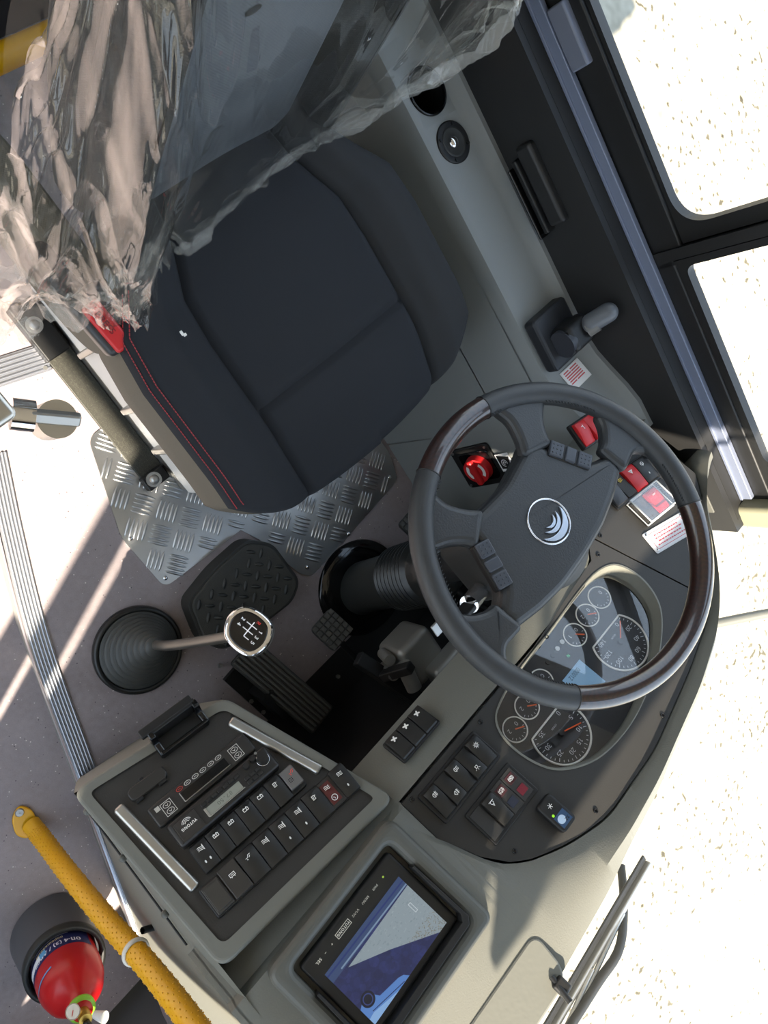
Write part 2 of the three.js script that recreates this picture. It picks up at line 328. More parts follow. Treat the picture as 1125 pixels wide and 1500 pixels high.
// ---------------------------------------------------------------- driver side lower lining with ledge
{
  const s = thing('side_console', 'grey moulded side console with a flat ledge below the driver window', 'side console');
  const prof = (x) => { const e = ss(0.50, 0.68, x) * 0.055; return [[-0.85, 0], [-0.966, 0.44 + e], [-0.972, 0.452 + e], [-0.984, 0.456 + e], [-1.066, 0.456 + e], [-1.078, 0.462 + e], [-1.09, 0.474 + e], [-1.102, 0.474 + e]]; };
  const xs = [-1.0, -0.6, -0.2, -0.08, 0.02, 0.2, 0.4, 0.5, 0.54, 0.58, 0.62, 0.66, 0.72];
  const full = surf(7, xs.length - 1, (u, v) => { const x = xs[Math.round(v * (xs.length - 1))], p = prof(x)[Math.round(u * 7)]; return [x, p[1], p[0], x * 2, p[1] * 2 + p[0] * 2]; }, 0.6);
  { // leave the opening of the cup holder out of the flat ledge
    const q = full.attributes.position, keep = { position: [], normal: [], uv: [] };
    for (let t = 0; t < q.count; t += 3) {
      const cx = (q.getX(t) + q.getX(t + 1) + q.getX(t + 2)) / 3, cz = (q.getZ(t) + q.getZ(t + 1) + q.getZ(t + 2)) / 3;
      if (cx > -0.08 && cx < 0.02 && cz < -0.984 && cz > -1.066) continue;
      for (const k in keep) { const at = full.attributes[k], n = at.itemSize; for (let v = t; v < t + 3; v++) for (let c = 0; c < n; c++) keep[k].push(at.array[v * n + c]); }
    }
    const g = new THREE.BufferGeometry(); for (const k in keep) g.setAttribute(k, new THREE.Float32BufferAttribute(keep[k], k === 'uv' ? 2 : 3));
    mesh('shell', g, M.ledge, s);
    const ring = rect(-0.08, 0.02, 0.984, 1.066), hole = new THREE.Path(); hole.absarc(-0.03, 1.025, 0.038, 0, Math.PI * 2, true); ring.holes.push(hole);
    mesh('ledge_insert', ext(ring, 0.004, 0, 1, 40).rotateX(-Math.PI / 2).translate(0, 0.452, 0), M.ledge, s);
  }
  // lower board: upper seam and upright seam as real gaps between boards
  const t = (x, y, o = 0) => [x, y + o * 0.258, lerp(-0.85, -0.966, y / 0.44) + o * 0.966];
  const board = (x0, x1, y0, y1) => surf(2, 2, (u, v) => { const q = t(lerp(x0, x1, u), lerp(y0, y1, v), 0.006); return [...q, lerp(x0, x1, u) * 2, lerp(y0, y1, v) * 2]; });
  mesh('board', merge([board(-1.0, 0.564, 0.0, 0.3155)]), M.ledge, s);
  mesh('board', board(-1.0, 0.574, 0.3185, 0.425), M.ledge, s);
  mesh('board', surf(2, 2, (u, v) => { const y = lerp(0, 0.43, v), x = lerp(0.568 + y * 0.09, 0.95, u); return [...t(x, y, 0.006), x * 2, y * 2]; }), M.ledge, s);
  mesh('bolt', rod(t(0.545, 0.285, 0.0), t(0.545, 0.285, 0.02), 0.008, 12), M.black, s);
  const cup = thing('cup_holder', 'round black cup holder sunk into the side ledge', 'cup holder', [-0.03, 0.456, -1.025]);
  mesh('rim', lathe([[0.0365, -0.002], [0.0368, 0.003], [0.0385, 0.0045], [0.0405, 0.003], [0.041, 0]], 56), M.blackGloss, cup);
  mesh('well', lathe([[0.0, -0.085], [0.034, -0.085], [0.0365, -0.08], [0.0368, 0]], 48), M.black, cup);
  const sp = thing('tweeter_speaker', 'small round black tweeter screwed to the side ledge', 'speaker', [0.062, 0.456, -1.026]); sp.scale.setScalar(0.82);
  mesh('flange', lathe([[0.03, 0.004], [0.04, 0.005], [0.044, 0.003], [0.044, 0]]), M.black, sp);
  mesh('cone', lathe([[0.0, 0.001], [0.018, 0.001], [0.026, 0.006], [0.030, 0.006], [0.031, 0.004]]), M.rubber, sp);
  mesh('dome', new THREE.SphereGeometry(0.0135, 20, 10, 0, 7, 0, 1.5).scale(1, 0.7, 1).translate(0, 0.001, 0), M.chrome, sp);
  for (let i = 0; i < 4; i++) mesh('screw', cyl(0.004, 0.0035, 0.004, 10).translate(Math.cos(i * 1.57 + 0.5) * 0.037, 0.006, Math.sin(i * 1.57 + 0.5) * 0.037), M.black, sp);
  const h = thing('door_pull', 'long black grip set in the side lining below the window', 'handle', [0.2, 0.50, -1.098]);
  mesh('grip', rbox(0.15, 0.038, 0.02, 0.008, 0, 0.035, 0.004), M.wall, h);
  mesh('slot', rbox(0.14, 0.012, 0.024, 0.004, 0.012, 0.01, 0.008), M.black, h);
  mesh('lip', rbox(0.135, 0.006, 0.03, 0.003, 0.02, -0.004, 0.010), M.blackGloss, h);
}
{ // parking brake valve on the ledge
  const b = thing('parking_brake_lever', 'black hand brake valve with a grey thumb lever on the side ledge', 'lever', [0.455, 0.458, -1.025]);
  mesh('mount', ext(rect(-0.055, 0.055, -0.05, 0.05, 0.01), 0.03, 0.006).rotateX(-Math.PI / 2), S(0x26282c, 0.45), b);
  const body = mesh('body', rbox(0.055, 0.05, 0.06, 0.012, 0.008, 0.052, -0.004), M.black, b);
  mesh('ring', rod([0.01, 0.05, -0.037], [0.01, 0.05, 0.03], 0.027, 28), S(0x34363c, 0.4), b);
  const l = mesh('thumb_lever', new THREE.CapsuleGeometry(0.0185, 0.034, 8, 18).scale(1, 1, 0.9), S(0x5c5f63, 0.4), b);
  l.position.set(0.0, 0.098, -0.036); l.rotation.set(-0.7, 0, 0.1);
  mesh('collar', rod([0.008, 0.075, -0.02], [0.006, 0.092, -0.032], 0.018, 20, 0.0165), S(0x66645f, 0.5), b);
  const t = canvas(128, 128, (x) => { x.fillStyle = '#111'; x.fillRect(0, 0, 128, 128); x.strokeStyle = '#eee'; x.lineWidth = 9; x.beginPath(); x.arc(30, 64, 46, -0.8, 0.8); x.stroke(); x.fillStyle = '#eee'; x.font = 'bold 30px sans-serif'; x.fillText('ON', 14, 30); x.fillText('OFF', 4, 122); });
  const d = mesh('legend', new THREE.PlaneGeometry(0.04, 0.04), printed(t), body); d.position.set(0.008, 0.053, 0.0266);
  const st = thing('instruction_sticker', 'small white sticker with red lines beside the hand brake', 'sticker', [0.548, 0.4690, -1.03]);
  const tx = canvas(160, 128, (x) => { x.fillStyle = '#e6e4e2'; x.fillRect(0, 0, 160, 128); x.fillStyle = '#c9575a'; for (let i = 0; i < 6; i++) { x.fillRect(14, 12 + i * 15, 44 + (i * 37 % 30), 8); x.fillRect(70, 12 + i * 15, 60 + (i * 23 % 22), 8); } });
  const p = mesh('sheet', box(0.045, 0.0008, 0.06), M.white, st);
  const q = mesh('print', new THREE.PlaneGeometry(0.058, 0.043).rotateX(-Math.PI / 2).rotateY(Math.PI / 2), printed(tx), st); q.position.y = 0.0012;
  st.rotation.z = 0.35;
}
{ // red isolator knobs on the lower board
  const nrm = V(0, 0.258, 0.966), up = V(0, 0.966, -0.258);
  const k = thing('battery_isolator', 'black plate with red turn switch on the lower side board', 'switch');
  orient(k, V(0.672, 0.215, -0.90), up, nrm);   // X = up x n = -x world
  mesh('plate', ext(poly([[-0.055, -0.055], [0.05, -0.055], [0.05, 0.055], [-0.055, 0.05]], 0.01), 0.008, 0.002), M.black, k);
  mesh('well', ext(rect(-0.042, 0.034, -0.036, 0.045, 0.012), 0.004, 0.001).translate(0, 0, 0.008), M.blackGloss, k);
  const kn = mesh('knob', merge([cylZ(0.033, 0.031, 0.016).translate(-0.002, 0.004, 0.02), rbox(0.066, 0.014, 0.016, 0.006, -0.002, 0.004, 0.032)]), M.redPlastic, k);
  for (const s of [1, -1]) mesh('arrow', new THREE.RingGeometry(0.0165, 0.024, 20, 1, s > 0 ? 0.8 : 3.94, 1.6).translate(-0.002, 0.004, 0.0286), INK.white, kn);
  for (const [a, b] of [[-0.047, 0.042], [0.042, 0.047], [0.042, -0.047], [-0.047, -0.047]]) mesh('screw', cylZ(0.003, 0.003, 0.003, 10).translate(a, b, 0.009), M.steel, k);
  const s = thing('isolator_sticker', 'black and white pictogram sticker beside the red turn switch', 'sticker');
  orient(s, V(0.672, 0.285, -0.918), up, nrm);
  const t = canvas(128, 128, (x) => { x.fillStyle = '#eee'; x.fillRect(0, 0, 128, 128); x.fillStyle = '#111'; x.beginPath(); x.moveTo(8, 118); x.lineTo(30, 10); x.lineTo(118, 40); x.lineTo(108, 118); x.fill(); x.strokeStyle = '#eee'; x.lineWidth = 7; x.beginPath(); x.arc(70, 74, 24, 0, 5); x.stroke(); x.beginPath(); x.arc(70, 74, 10, 0, 5); x.stroke(); });
  mesh('sheet', new THREE.PlaneGeometry(0.045, 0.035).translate(0, 0, 0.0075), printed(t), s);
}

// ---------------------------------------------------------------- floor trim, tread plate, boot, pedals
{
  const n = thing('step_nosing', 'ribbed aluminium nosing along the platform edge', 'step nosing');
  const edge = new THREE.CatmullRomCurve3([[-0.02, -0.33], [-0.015, -0.29], [-0.005, -0.245], [0.015, -0.2]].map(([x, z]) => V(x, 0, z)));
  const line = [V(0.07, 0, -0.14), V(0.2, 0, -0.071), V(0.39, 0, 0.021), V(0.67, 0, 0.1285), V(0.95, 0, 0.235), V(1.15, 0, 0.31)];
  const L = new THREE.CatmullRomCurve3(line, false, 'centripetal');
  const strip = (c, o0, o1, y, k = 30) => { // flat ribbon at offset to the platform side
    return surf(1, k, (u, v) => { const p = c.getPoint(v), t = c.getTangent(v), q = V(-t.z, 0, t.x).normalize(), o = lerp(o0, o1, u); return [p.x - q.x * -o * -1, y, p.z - q.z * -o * -1, o * 8, v * 4]; });
  };
  const rib = (c, o, r) => { const P = c.getPoints(30).map((p, i) => { const t = c.getTangent(i / 30), q = V(-t.z, 0, t.x).normalize(); return [p.x - q.x * o, 0.003, p.z - q.z * o]; }); return tube(P, r, 40, 6); };
  mesh('bed', merge([strip(L, -0.002, 0.036, 0.0015)]), M.alu, n);
  for (let i = 0; i < 6; i++) mesh('rib', rib(L, 0.003 + i * 0.006, 0.0019), M.alu, n);
  mesh('lip', surf(1, 30, (u, v) => { const p = L.getPoint(v), t = L.getTangent(v), q = V(-t.z, 0, t.x).normalize(); return [p.x + q.x * 0.004, lerp(0.004, -0.03, u), p.z + q.z * 0.004]; }), M.alu, n);
  const m = thing('floor_edge_strip', 'short curved ribbed aluminium strip beside the seat base', 'edge strip');
  mesh('bed', rbox(0.05, 0.004, 0.12, 0.001, 0, 0.003, 0), M.alu, m);
  for (let i = 0; i < 6; i++) mesh('rib', rod([-0.02 + i * 0.008, 0.006, -0.06], [-0.02 + i * 0.008, 0.006, 0.06], 0.0024, 8), M.alu, m);
  mesh('screw', cyl(0.004, 0.004, 0.003, 10).translate(0.018, 0.007, -0.05), M.steel, m);
  m.position.set(-0.025, 0, -0.275); m.rotation.y = -0.25;
}
{ // aluminium tread plate with five-bar relief
  const t = thing('tread_plate', 'five-bar aluminium tread plate on the floor before the seat', 'tread plate');
  const out = [[0.15, -0.30], [0.15, -0.80], [0.585, -0.835], [0.65, -0.815], [0.68, -0.497], [0.655, -0.478], [0.53, -0.45, 0.002], [0.487, -0.43, 0.002], [0.475, -0.232], [0.34, -0.229]];
  mesh('sheet', slab(poly(out.map(([x, z, r]) => [x, -z, r ?? 0.02]), 0.02), 0.0005, 0.004), M.plate, t);
  const inside = (x, z) => { let c = false; for (let i = 0, j = out.length - 1; i < out.length; j = i++) { const [a, b] = out[i], [d, e] = out[j]; if ((b > z) !== (e > z) && x < (d - a) * (z - b) / (e - b) + a) c = !c; } return c; };
  const bars = [], proto = new THREE.SphereGeometry(1, 8, 4, 0, Math.PI * 2, 0, Math.PI / 2).scale(0.0215, 0.0032, 0.0032);
  // the relief runs at 45 degrees to the bus
  const ca = Math.cos(0.62), sa = Math.sin(0.62);
  for (let i = -14; i < 16; i++) for (let j = -14; j < 16; j++) for (let k = 0; k < 5; k++) {
    const p = 0.050, o = (k - 2) * 0.0086, lx = i * p + ((i + j) & 1 ? o : 0), lz = j * p + ((i + j) & 1 ? 0 : o);
    const x = 0.42 + ca * lx + sa * lz, z = -0.5 - sa * lx + ca * lz;
    const d = 0.012;
    if (![[d, 0], [-d, 0], [0, d], [0, -d]].every(([a, b]) => inside(x + a, z + b))) continue;
    const g = proto.clone().rotateY(((i + j) & 1 ? Math.PI / 2 : 0) + 0.62); bars.push(g.translate(x, 0.004, z));
  }
  const bm = mesh('relief', merge(bars), M.plate, t); bm.userData.kind = 'stuff';
  for (const [x, z] of [[0.352, -0.242], [0.46, -0.245], [0.655, -0.50], [0.63, -0.80], [0.665, -0.63]]) mesh('rivet', new THREE.SphereGeometry(0.005, 12, 6, 0, 7, 0, 1.57).scale(1, 0.7, 1).translate(x, 0.004, z), M.chrome, t);
}
{ // gear lever
  const g = thing('gear_lever', 'gear lever with a chrome knob rising from a black bellows boot', 'gear lever', [0.537, 0, -0.115]);
  mesh('boot_ring', lathe([[0.075, 0], [0.089, 0], [0.0885, 0.01], [0.084, 0.016], [0.078, 0.013], [0.0755, 0.006]], 64), S(0x191a19, 0.35), g);
  const rings = 9;
  const bel = surf(64, rings * 8, (u, v) => {
    const a = u * Math.PI * 2, k = v * rings, r = lerp(0.079, 0.012, v) + 0.0075 * (Math.pow(Math.abs(Math.sin(k * Math.PI)), 0.6) - 0.6), y = 0.008 + 0.105 * Math.pow(v, 1.15);
    const lean = Math.pow(v, 1.2), cx = -0.020 * lean, cz = -0.020 * lean;
    return [cx + r * Math.cos(a), y, cz - r * Math.sin(a)];
  });
  mesh('bellows', bel, M.bellows, g);
  mesh('rod', merge([tube([[-0.020, 0.10, -0.020], [-0.024, 0.16, -0.030], [-0.024, 0.215, -0.05], [-0.03, 0.32, -0.085], [-0.034, 0.372, -0.102]], 0.0095, 40, 16)]), S(0x77756f, 0.35, { metalness: 0.8 }), g);
  mesh('sleeve', rod([-0.032, 0.355, -0.097], [-0.036, 0.385, -0.107], 0.0135, 24, 0.0165), S(0x6d6b66, 0.4, { metalness: 0.6 }), g);
  const k = new THREE.Group(); k.name = 'knob'; g.add(k);
  const n = V(-0.5, 0.85, 0.25).normalize();
  orient(k, V(-0.040, 0.408, -0.114), V(0.85, 0.5, -0.12), n); k.scale.set(1.12, 1.3, 1.12);
  const out = smooth([[0.032, 0.004], [0.026, 0.022], [0.0, 0.030], [-0.026, 0.020], [-0.031, 0.0], [-0.024, -0.022], [0, -0.031], [0.026, -0.019]]);
  mesh('shell', ext(out, 0.034, 0.013, 5).translate(0, 0, -0.022), S(0x8b8a86, 0.3, { metalness: 0.5 }), k);
  mesh('chrome_ring', ext(out, 0.010, 0.004, 4).scale(1.0, 1.0, 1).translate(0, 0, 0.004), M.chrome, k);
  mesh('cap', ext(out, 0.006, 0.0025, 3).scale(0.80, 0.80, 1).translate(0, 0, 0.0105), M.blackGloss, k);
  const t = canvas(256, 256, (x) => { x.clearRect(0, 0, 256, 256); x.strokeStyle = x.fillStyle = '#f2f2f2'; x.lineWidth = 8; x.font = 'bold 40px sans-serif'; x.textAlign = 'center';
    for (const a of [78, 128, 178]) { x.beginPath(); x.moveTo(a, 84); x.lineTo(a, a === 178 ? 128 : 172); x.stroke(); } x.beginPath(); x.moveTo(44, 128); x.lineTo(178, 128); x.stroke();
    x.fillText('1', 78, 66); x.fillText('3', 128, 66); x.fillText('5', 178, 66); x.fillText('2', 78, 216); x.fillText('4', 128, 216); x.fillStyle = '#d03030'; x.fillText('R', 30, 116); });
  const pm = mesh('shift_pattern', new THREE.PlaneGeometry(0.046, 0.046).translate(0, 0, 0.0172), new THREE.MeshPhysicalMaterial({ map: t, transparent: true, roughness: 0.3 }), k);
}
{ // foot rest with diamond tread
  const f = thing('foot_rest', 'black rubber foot rest with raised diamond tread', 'foot rest');
  const out = [[0.515, -0.238], [0.498, -0.325], [0.497, -0.415], [0.54, -0.455], [0.648, -0.455], [0.672, -0.415], [0.66, -0.30], [0.645, -0.235], [0.60, -0.212]];
  const tilt = (g) => g;
  mesh('pad', slab(poly(out.map(([x, z]) => [x, -z]), 0.02), 0.0, 0.05), M.rubber, f);
  mesh('top', ext(poly(out.map(([x, z]) => [(x - 0.58) * 0.95 + 0.58, -((z + 0.34) * 0.95 - 0.34)]), 0.02), 0.008, 0.003).rotateX(-Math.PI / 2).translate(0, 0.048, 0), S(0x33332f, 0.6, lb(0, 14, 0.0008)), f);
  const st = new THREE.SphereGeometry(1, 10, 5, 0, 7, 0, 1.57).scale(0.0115, 0.0045, 0.0042);
  const ca = Math.cos(0.75), sa = Math.sin(0.75);
  for (let i = -6; i < 7; i++) for (let j = -6; j < 7; j++) {
    const p = 0.0235, lx = i * p, lz = j * p, x = 0.585 + ca * lx + sa * lz, z = -0.335 - sa * lx + ca * lz;
    if (x < 0.52 || x > 0.645 || z < -0.435 || z > -0.245 || x - 0.52 < (-0.41 - z) * 1.2) continue;
    const m = mesh('tread_stud', st, M.rubber, f); m.position.set(x, 0.0555, z); m.rotation.y = 0.75 + ((i + j) & 1 ? Math.PI / 2 : 0);
  }
}
{ // accelerator
  const a = thing('accelerator_pedal', 'black ribbed accelerator pedal hinged on the floor', 'pedal', [0.785, 0.0, -0.277]);
  a.rotation.y = 0.12;
  const tiltG = new THREE.Group(); tiltG.name = 'treadle'; tiltG.position.y = 0.075; tiltG.rotation.z = 0.33; a.add(tiltG);
  mesh('pad', ext(rect(-0.115, 0.115, -0.036, 0.036, 0.008), 0.014, 0.003).rotateX(-Math.PI / 2), S(0x2b2a26, 0.55), tiltG);
  for (let i = 0; i < 7; i++) mesh('rib', rbox(0.222, 0.006, 0.0062, 0.002, 0, 0.016, -0.0297 + i * 0.0099), S(0x393833, 0.5), tiltG);
  mesh('bracket', merge([span(-0.08, 0.07, 0.0, 0.012, 0.02, 0.065), span(-0.02, 0.05, 0, 0.09, 0.02, 0.05)]), M.black, a);
  for (const [x, z] of [[-0.11, 0.048], [0.0, 0.06], [0.04, 0.06]]) mesh('bolt', cyl(0.005, 0.005, 0.008, 6).translate(x, 0.012, z), M.steel, a);
}
function smallPedal(label, x, y, z, arm) {
  const p = thing('pedal', label, 'pedal', [x, y, z]);
  const t = new THREE.Group(); t.name = 'foot_plate'; t.rotation.set(0, 0.08, 0.42); p.add(t);
  mesh('plate', ext(rect(-0.034, 0.034, -0.032, 0.032, 0.012), 0.012, 0.003).rotateX(-Math.PI / 2), M.rubber, t);
  for (let i = 0; i < 5; i++) for (let j = 0; j < 5; j++) mesh('rubber_block', rbox(0.0118, 0.005, 0.011, 0.0015, -0.0264 + i * 0.0132, 0.0135, -0.025 + j * 0.0125), S(0x383733, 0.65), t);
  mesh('arm', tube(arm, 0.007, 24, 8), M.black, p);
}
smallPedal('small square black brake pedal with a ridged rubber pad', 0.735, 0.15, -0.415, [[0.01, -0.005, -0.01], [0.08, -0.06, -0.02], [0.17, -0.05, -0.03], [0.26, 0.1, -0.03]]);
smallPedal('small square black clutch pedal half hidden by the steering wheel', 0.70, 0.15, -0.715, [[0.01, -0.005, 0.01], [0.08, -0.06, 0.01], [0.17, -0.05, 0.0], [0.26, 0.1, 0.0]]);

// ---------------------------------------------------------------- dashboard
const PO = V(0.79, 0.60, 0), PV = V(0.762, 0.6477, 0), PN = V(-0.6477, 0.762, 0);
const pw = (z, Y, o = 0) => [0.79 + 0.762 * Y - 0.6477 * o, 0.60 + 0.6477 * Y + 0.762 * o, z];
const FRONT = [[-1.08, 0.0], [-1.02, 0.06], [-0.951, 0.127], [-0.815, 0.199], [-0.697, 0.227], [-0.545, 0.253], [-0.406, 0.253], [-0.33, 0.228], [-0.26, 0.19], [-0.223, 0.14], [-0.207, 0.074], [-0.2, 0.03]];
const OUTER = [[-1.1, 0.03], [-0.978, 0.077], [-0.903, 0.151], [-0.85, 0.191], [-0.78, 0.227], [-0.677, 0.256], [-0.559, 0.274], [-0.5, 0.286], [-0.38, 0.299], [-0.32, 0.308], [-0.192, 0.316], [-0.117, 0.322], [0.1, 0.332], [0.3, 0.335]];
for (const t of [FRONT, OUTER]) t.smoothed = true;
const REAR = [[-1.1, -0.115], [-0.84, -0.095], [-0.80, -0.065], [-0.75, -0.02], [-0.70, 0.0], [-0.2, 0.0]];
const DEEP = -0.05;
{
  const d = thing('dashboard', 'grey moulded dashboard wrapping round in front of the driver', 'dashboard');
  const st = [];
  for (let z = -1.1; z < -0.2051; z += 0.007) st.push(z);
  st.push(-0.206, -0.2045, -0.19, -0.16, -0.1, -0.03, 0.04, 0.09, 0.12, 0.135);
  const row = (z) => {
    const left = 1 - ss(-0.86, -0.76, z), rear = interp(REAR, z), fr = Math.max(interp(FRONT, z), rear + 0.02), ou = interp(OUTER, z), chan = z < -0.2055;
    const r2 = pw(z, rear - 0.006, 0.0), knee = [lerp(0.745, r2[0] - 0.06, left), lerp(0.52, r2[1] - 0.06, left), z];
    const k0 = [knee[0] + 0.25, knee[1] - 0.12, z];
    const ra = pw(z, rear - 0.001, 0.002);
    const dr = chan ? DEEP : 0.004, rt = ss(-0.215, -0.165, z) * 0.026;
    const a = pw(z, chan ? rear + 0.001 : rear + 0.01, dr + rt), b = pw(z, fr - 0.0025, dr + rt);
    const lip = pw(z, fr + 0.0005, 0.003 + rt);
    const inner = Math.min(0.02, (ou - fr) * 0.3);
    const c1 = pw(z, fr + inner, 0.013 + rt * 0.6), c2 = pw(z, lerp(fr, ou, 0.72), 0.022), c3 = pw(z, ou, 0.012), c4 = pw(z, ou + 0.004, -0.015), c5 = [Math.max(c4[0] + 0.02, wsX(z) - 0.02), 0.43, z];
    return [k0, knee, [lerp(knee[0], r2[0], 0.5) - 0.004, lerp(knee[1], r2[1], 0.5) + 0.004, z], r2, ra, a, b, lip, c1, c2, c3, c4, c5];
  };
  const R = st.map(row), n = R[0].length - 1;
  mesh('shell', surf(n, st.length - 1, (u, v) => { const p = R[Math.round(v * (st.length - 1))][Math.round(u * n)]; return [...p, p[0] * 3 + p[1] * 3, p[2] * 3]; }, 0.75), M.dash, d);
  // right hand flank of the dash beside the entrance
  mesh('end_cap', ext(poly(R[R.length - 1].map((p) => [p[0], p[1]]).concat([[1.05, 0.3], [0.85, 0.3]])), 0.01).translate(0, 0, 0.132), M.dash, d);
  // glove lid on the sunlit top
  const lid = new THREE.Group(); lid.name = 'lid'; d.add(lid);
  orient(lid, V(...pw(-0.075, 0.0, 0.0145)), PV, PN);
  mesh('panel', ext(poly([[-0.128, 0.255, 0.02], [0.2, 0.255], [0.2, 0.325], [-0.118, 0.325, 0.03]], 0.01), 0.008, 0.003), M.dash, lid);
  mesh('latch', merge([rbox(0.020, 0.022, 0.014, 0.004, -0.100, 0.322, 0.008), rod([-0.100, 0.305, 0.008], [-0.092, 0.34, 0.016], 0.0045, 10)]), M.black, lid);
  // upright ribs of the windscreen demister edge
}
const onPanel = (name, label, cat, z, Y, o = 0, group) => { const g = thing(name, label, cat, [0, 0, 0], group); orient(g, V(...pw(z, Y, o)), PV, PN); return g; };
const CLUSTER = [[-0.742, 0.004], [-0.776, 0.022], [-0.786, 0.07], [-0.765, 0.122], [-0.70, 0.165], [-0.62, 0.19], [-0.54, 0.2], [-0.46, 0.187], [-0.405, 0.145], [-0.388, 0.075], [-0.402, 0.034], [-0.443, 0.016], [-0.6, 0.006]];
{
  const p = onPanel('instrument_fascia', 'black instrument fascia with a curved cut-out behind the steering wheel', 'panel', 0, 0, 0);
  const zs = []; for (let i = 0; i <= 24; i++) zs.push(lerp(-0.79, -0.2062, i / 24));
  const front = zs.map((z) => [z, interp(FRONT, z) - 0.0025]);
  const s = new THREE.Shape();
  s.moveTo(-0.2062, 0.004); for (const q of [...front].reverse()) s.lineTo(...q);
  s.lineTo(-0.838, interp(FRONT, -0.838) - 0.004); s.lineTo(-0.786, -0.05); s.lineTo(-0.75, -0.016); s.lineTo(-0.7, 0.004); s.closePath();
  s.holes.push(smooth(CLUSTER));
  mesh('fascia', ext(s, 0.048).translate(0, 0, -0.046), M.panel, p);
  // hood wall round the cluster
  const pts = new THREE.CatmullRomCurve3(CLUSTER.map((q) => V(q[0], q[1], 0)), true, 'centripetal').getPoints(96);
  const ctr = [-0.585, 0.095];
  mesh('cluster_wall', surf(96, 2, (u, v) => { const q = pts[Math.round(u * 96) % 97], k = [1.004, 0.985, 0.94][Math.round(v * 2)], o = [0.0035, 0.004, -0.034][Math.round(v * 2)]; return [ctr[0] + (q.x - ctr[0]) * k, ctr[1] + (q.y - ctr[1]) * k, o]; }, 0.5), M.dash, p);
  const lw = new THREE.Shape();
  const zl = []; for (let i = 0; i <= 10; i++) zl.push(lerp(-0.84, -1.05, i / 10));
  lw.moveTo(-0.7885, -0.056); lw.lineTo(-0.8405, interp(FRONT, -0.84) - 0.004); for (const z of zl) lw.lineTo(z - 0.0005, interp(FRONT, z) - 0.004);
  lw.lineTo(-1.06, -0.108); lw.lineTo(-0.84, -0.09); lw.closePath();
  mesh('side_fascia', ext(lw, 0.048).translate(0, 0, -0.046), M.panel, p);
  for (const [x, y] of [[-0.385, 0.016], [-0.222, 0.012], [-0.271, 0.173], [-0.402, 0.232], [-0.601, 0.231], [-0.803, -0.033], [-0.768, -0.014], [-0.576, 0.0035 + 0.006]]) {
    const sc = mesh('screw', new THREE.TorusGeometry(0.003, 0.0011, 6, 16).translate(x, y, 0.003), M.blackGloss, p);
  }
}
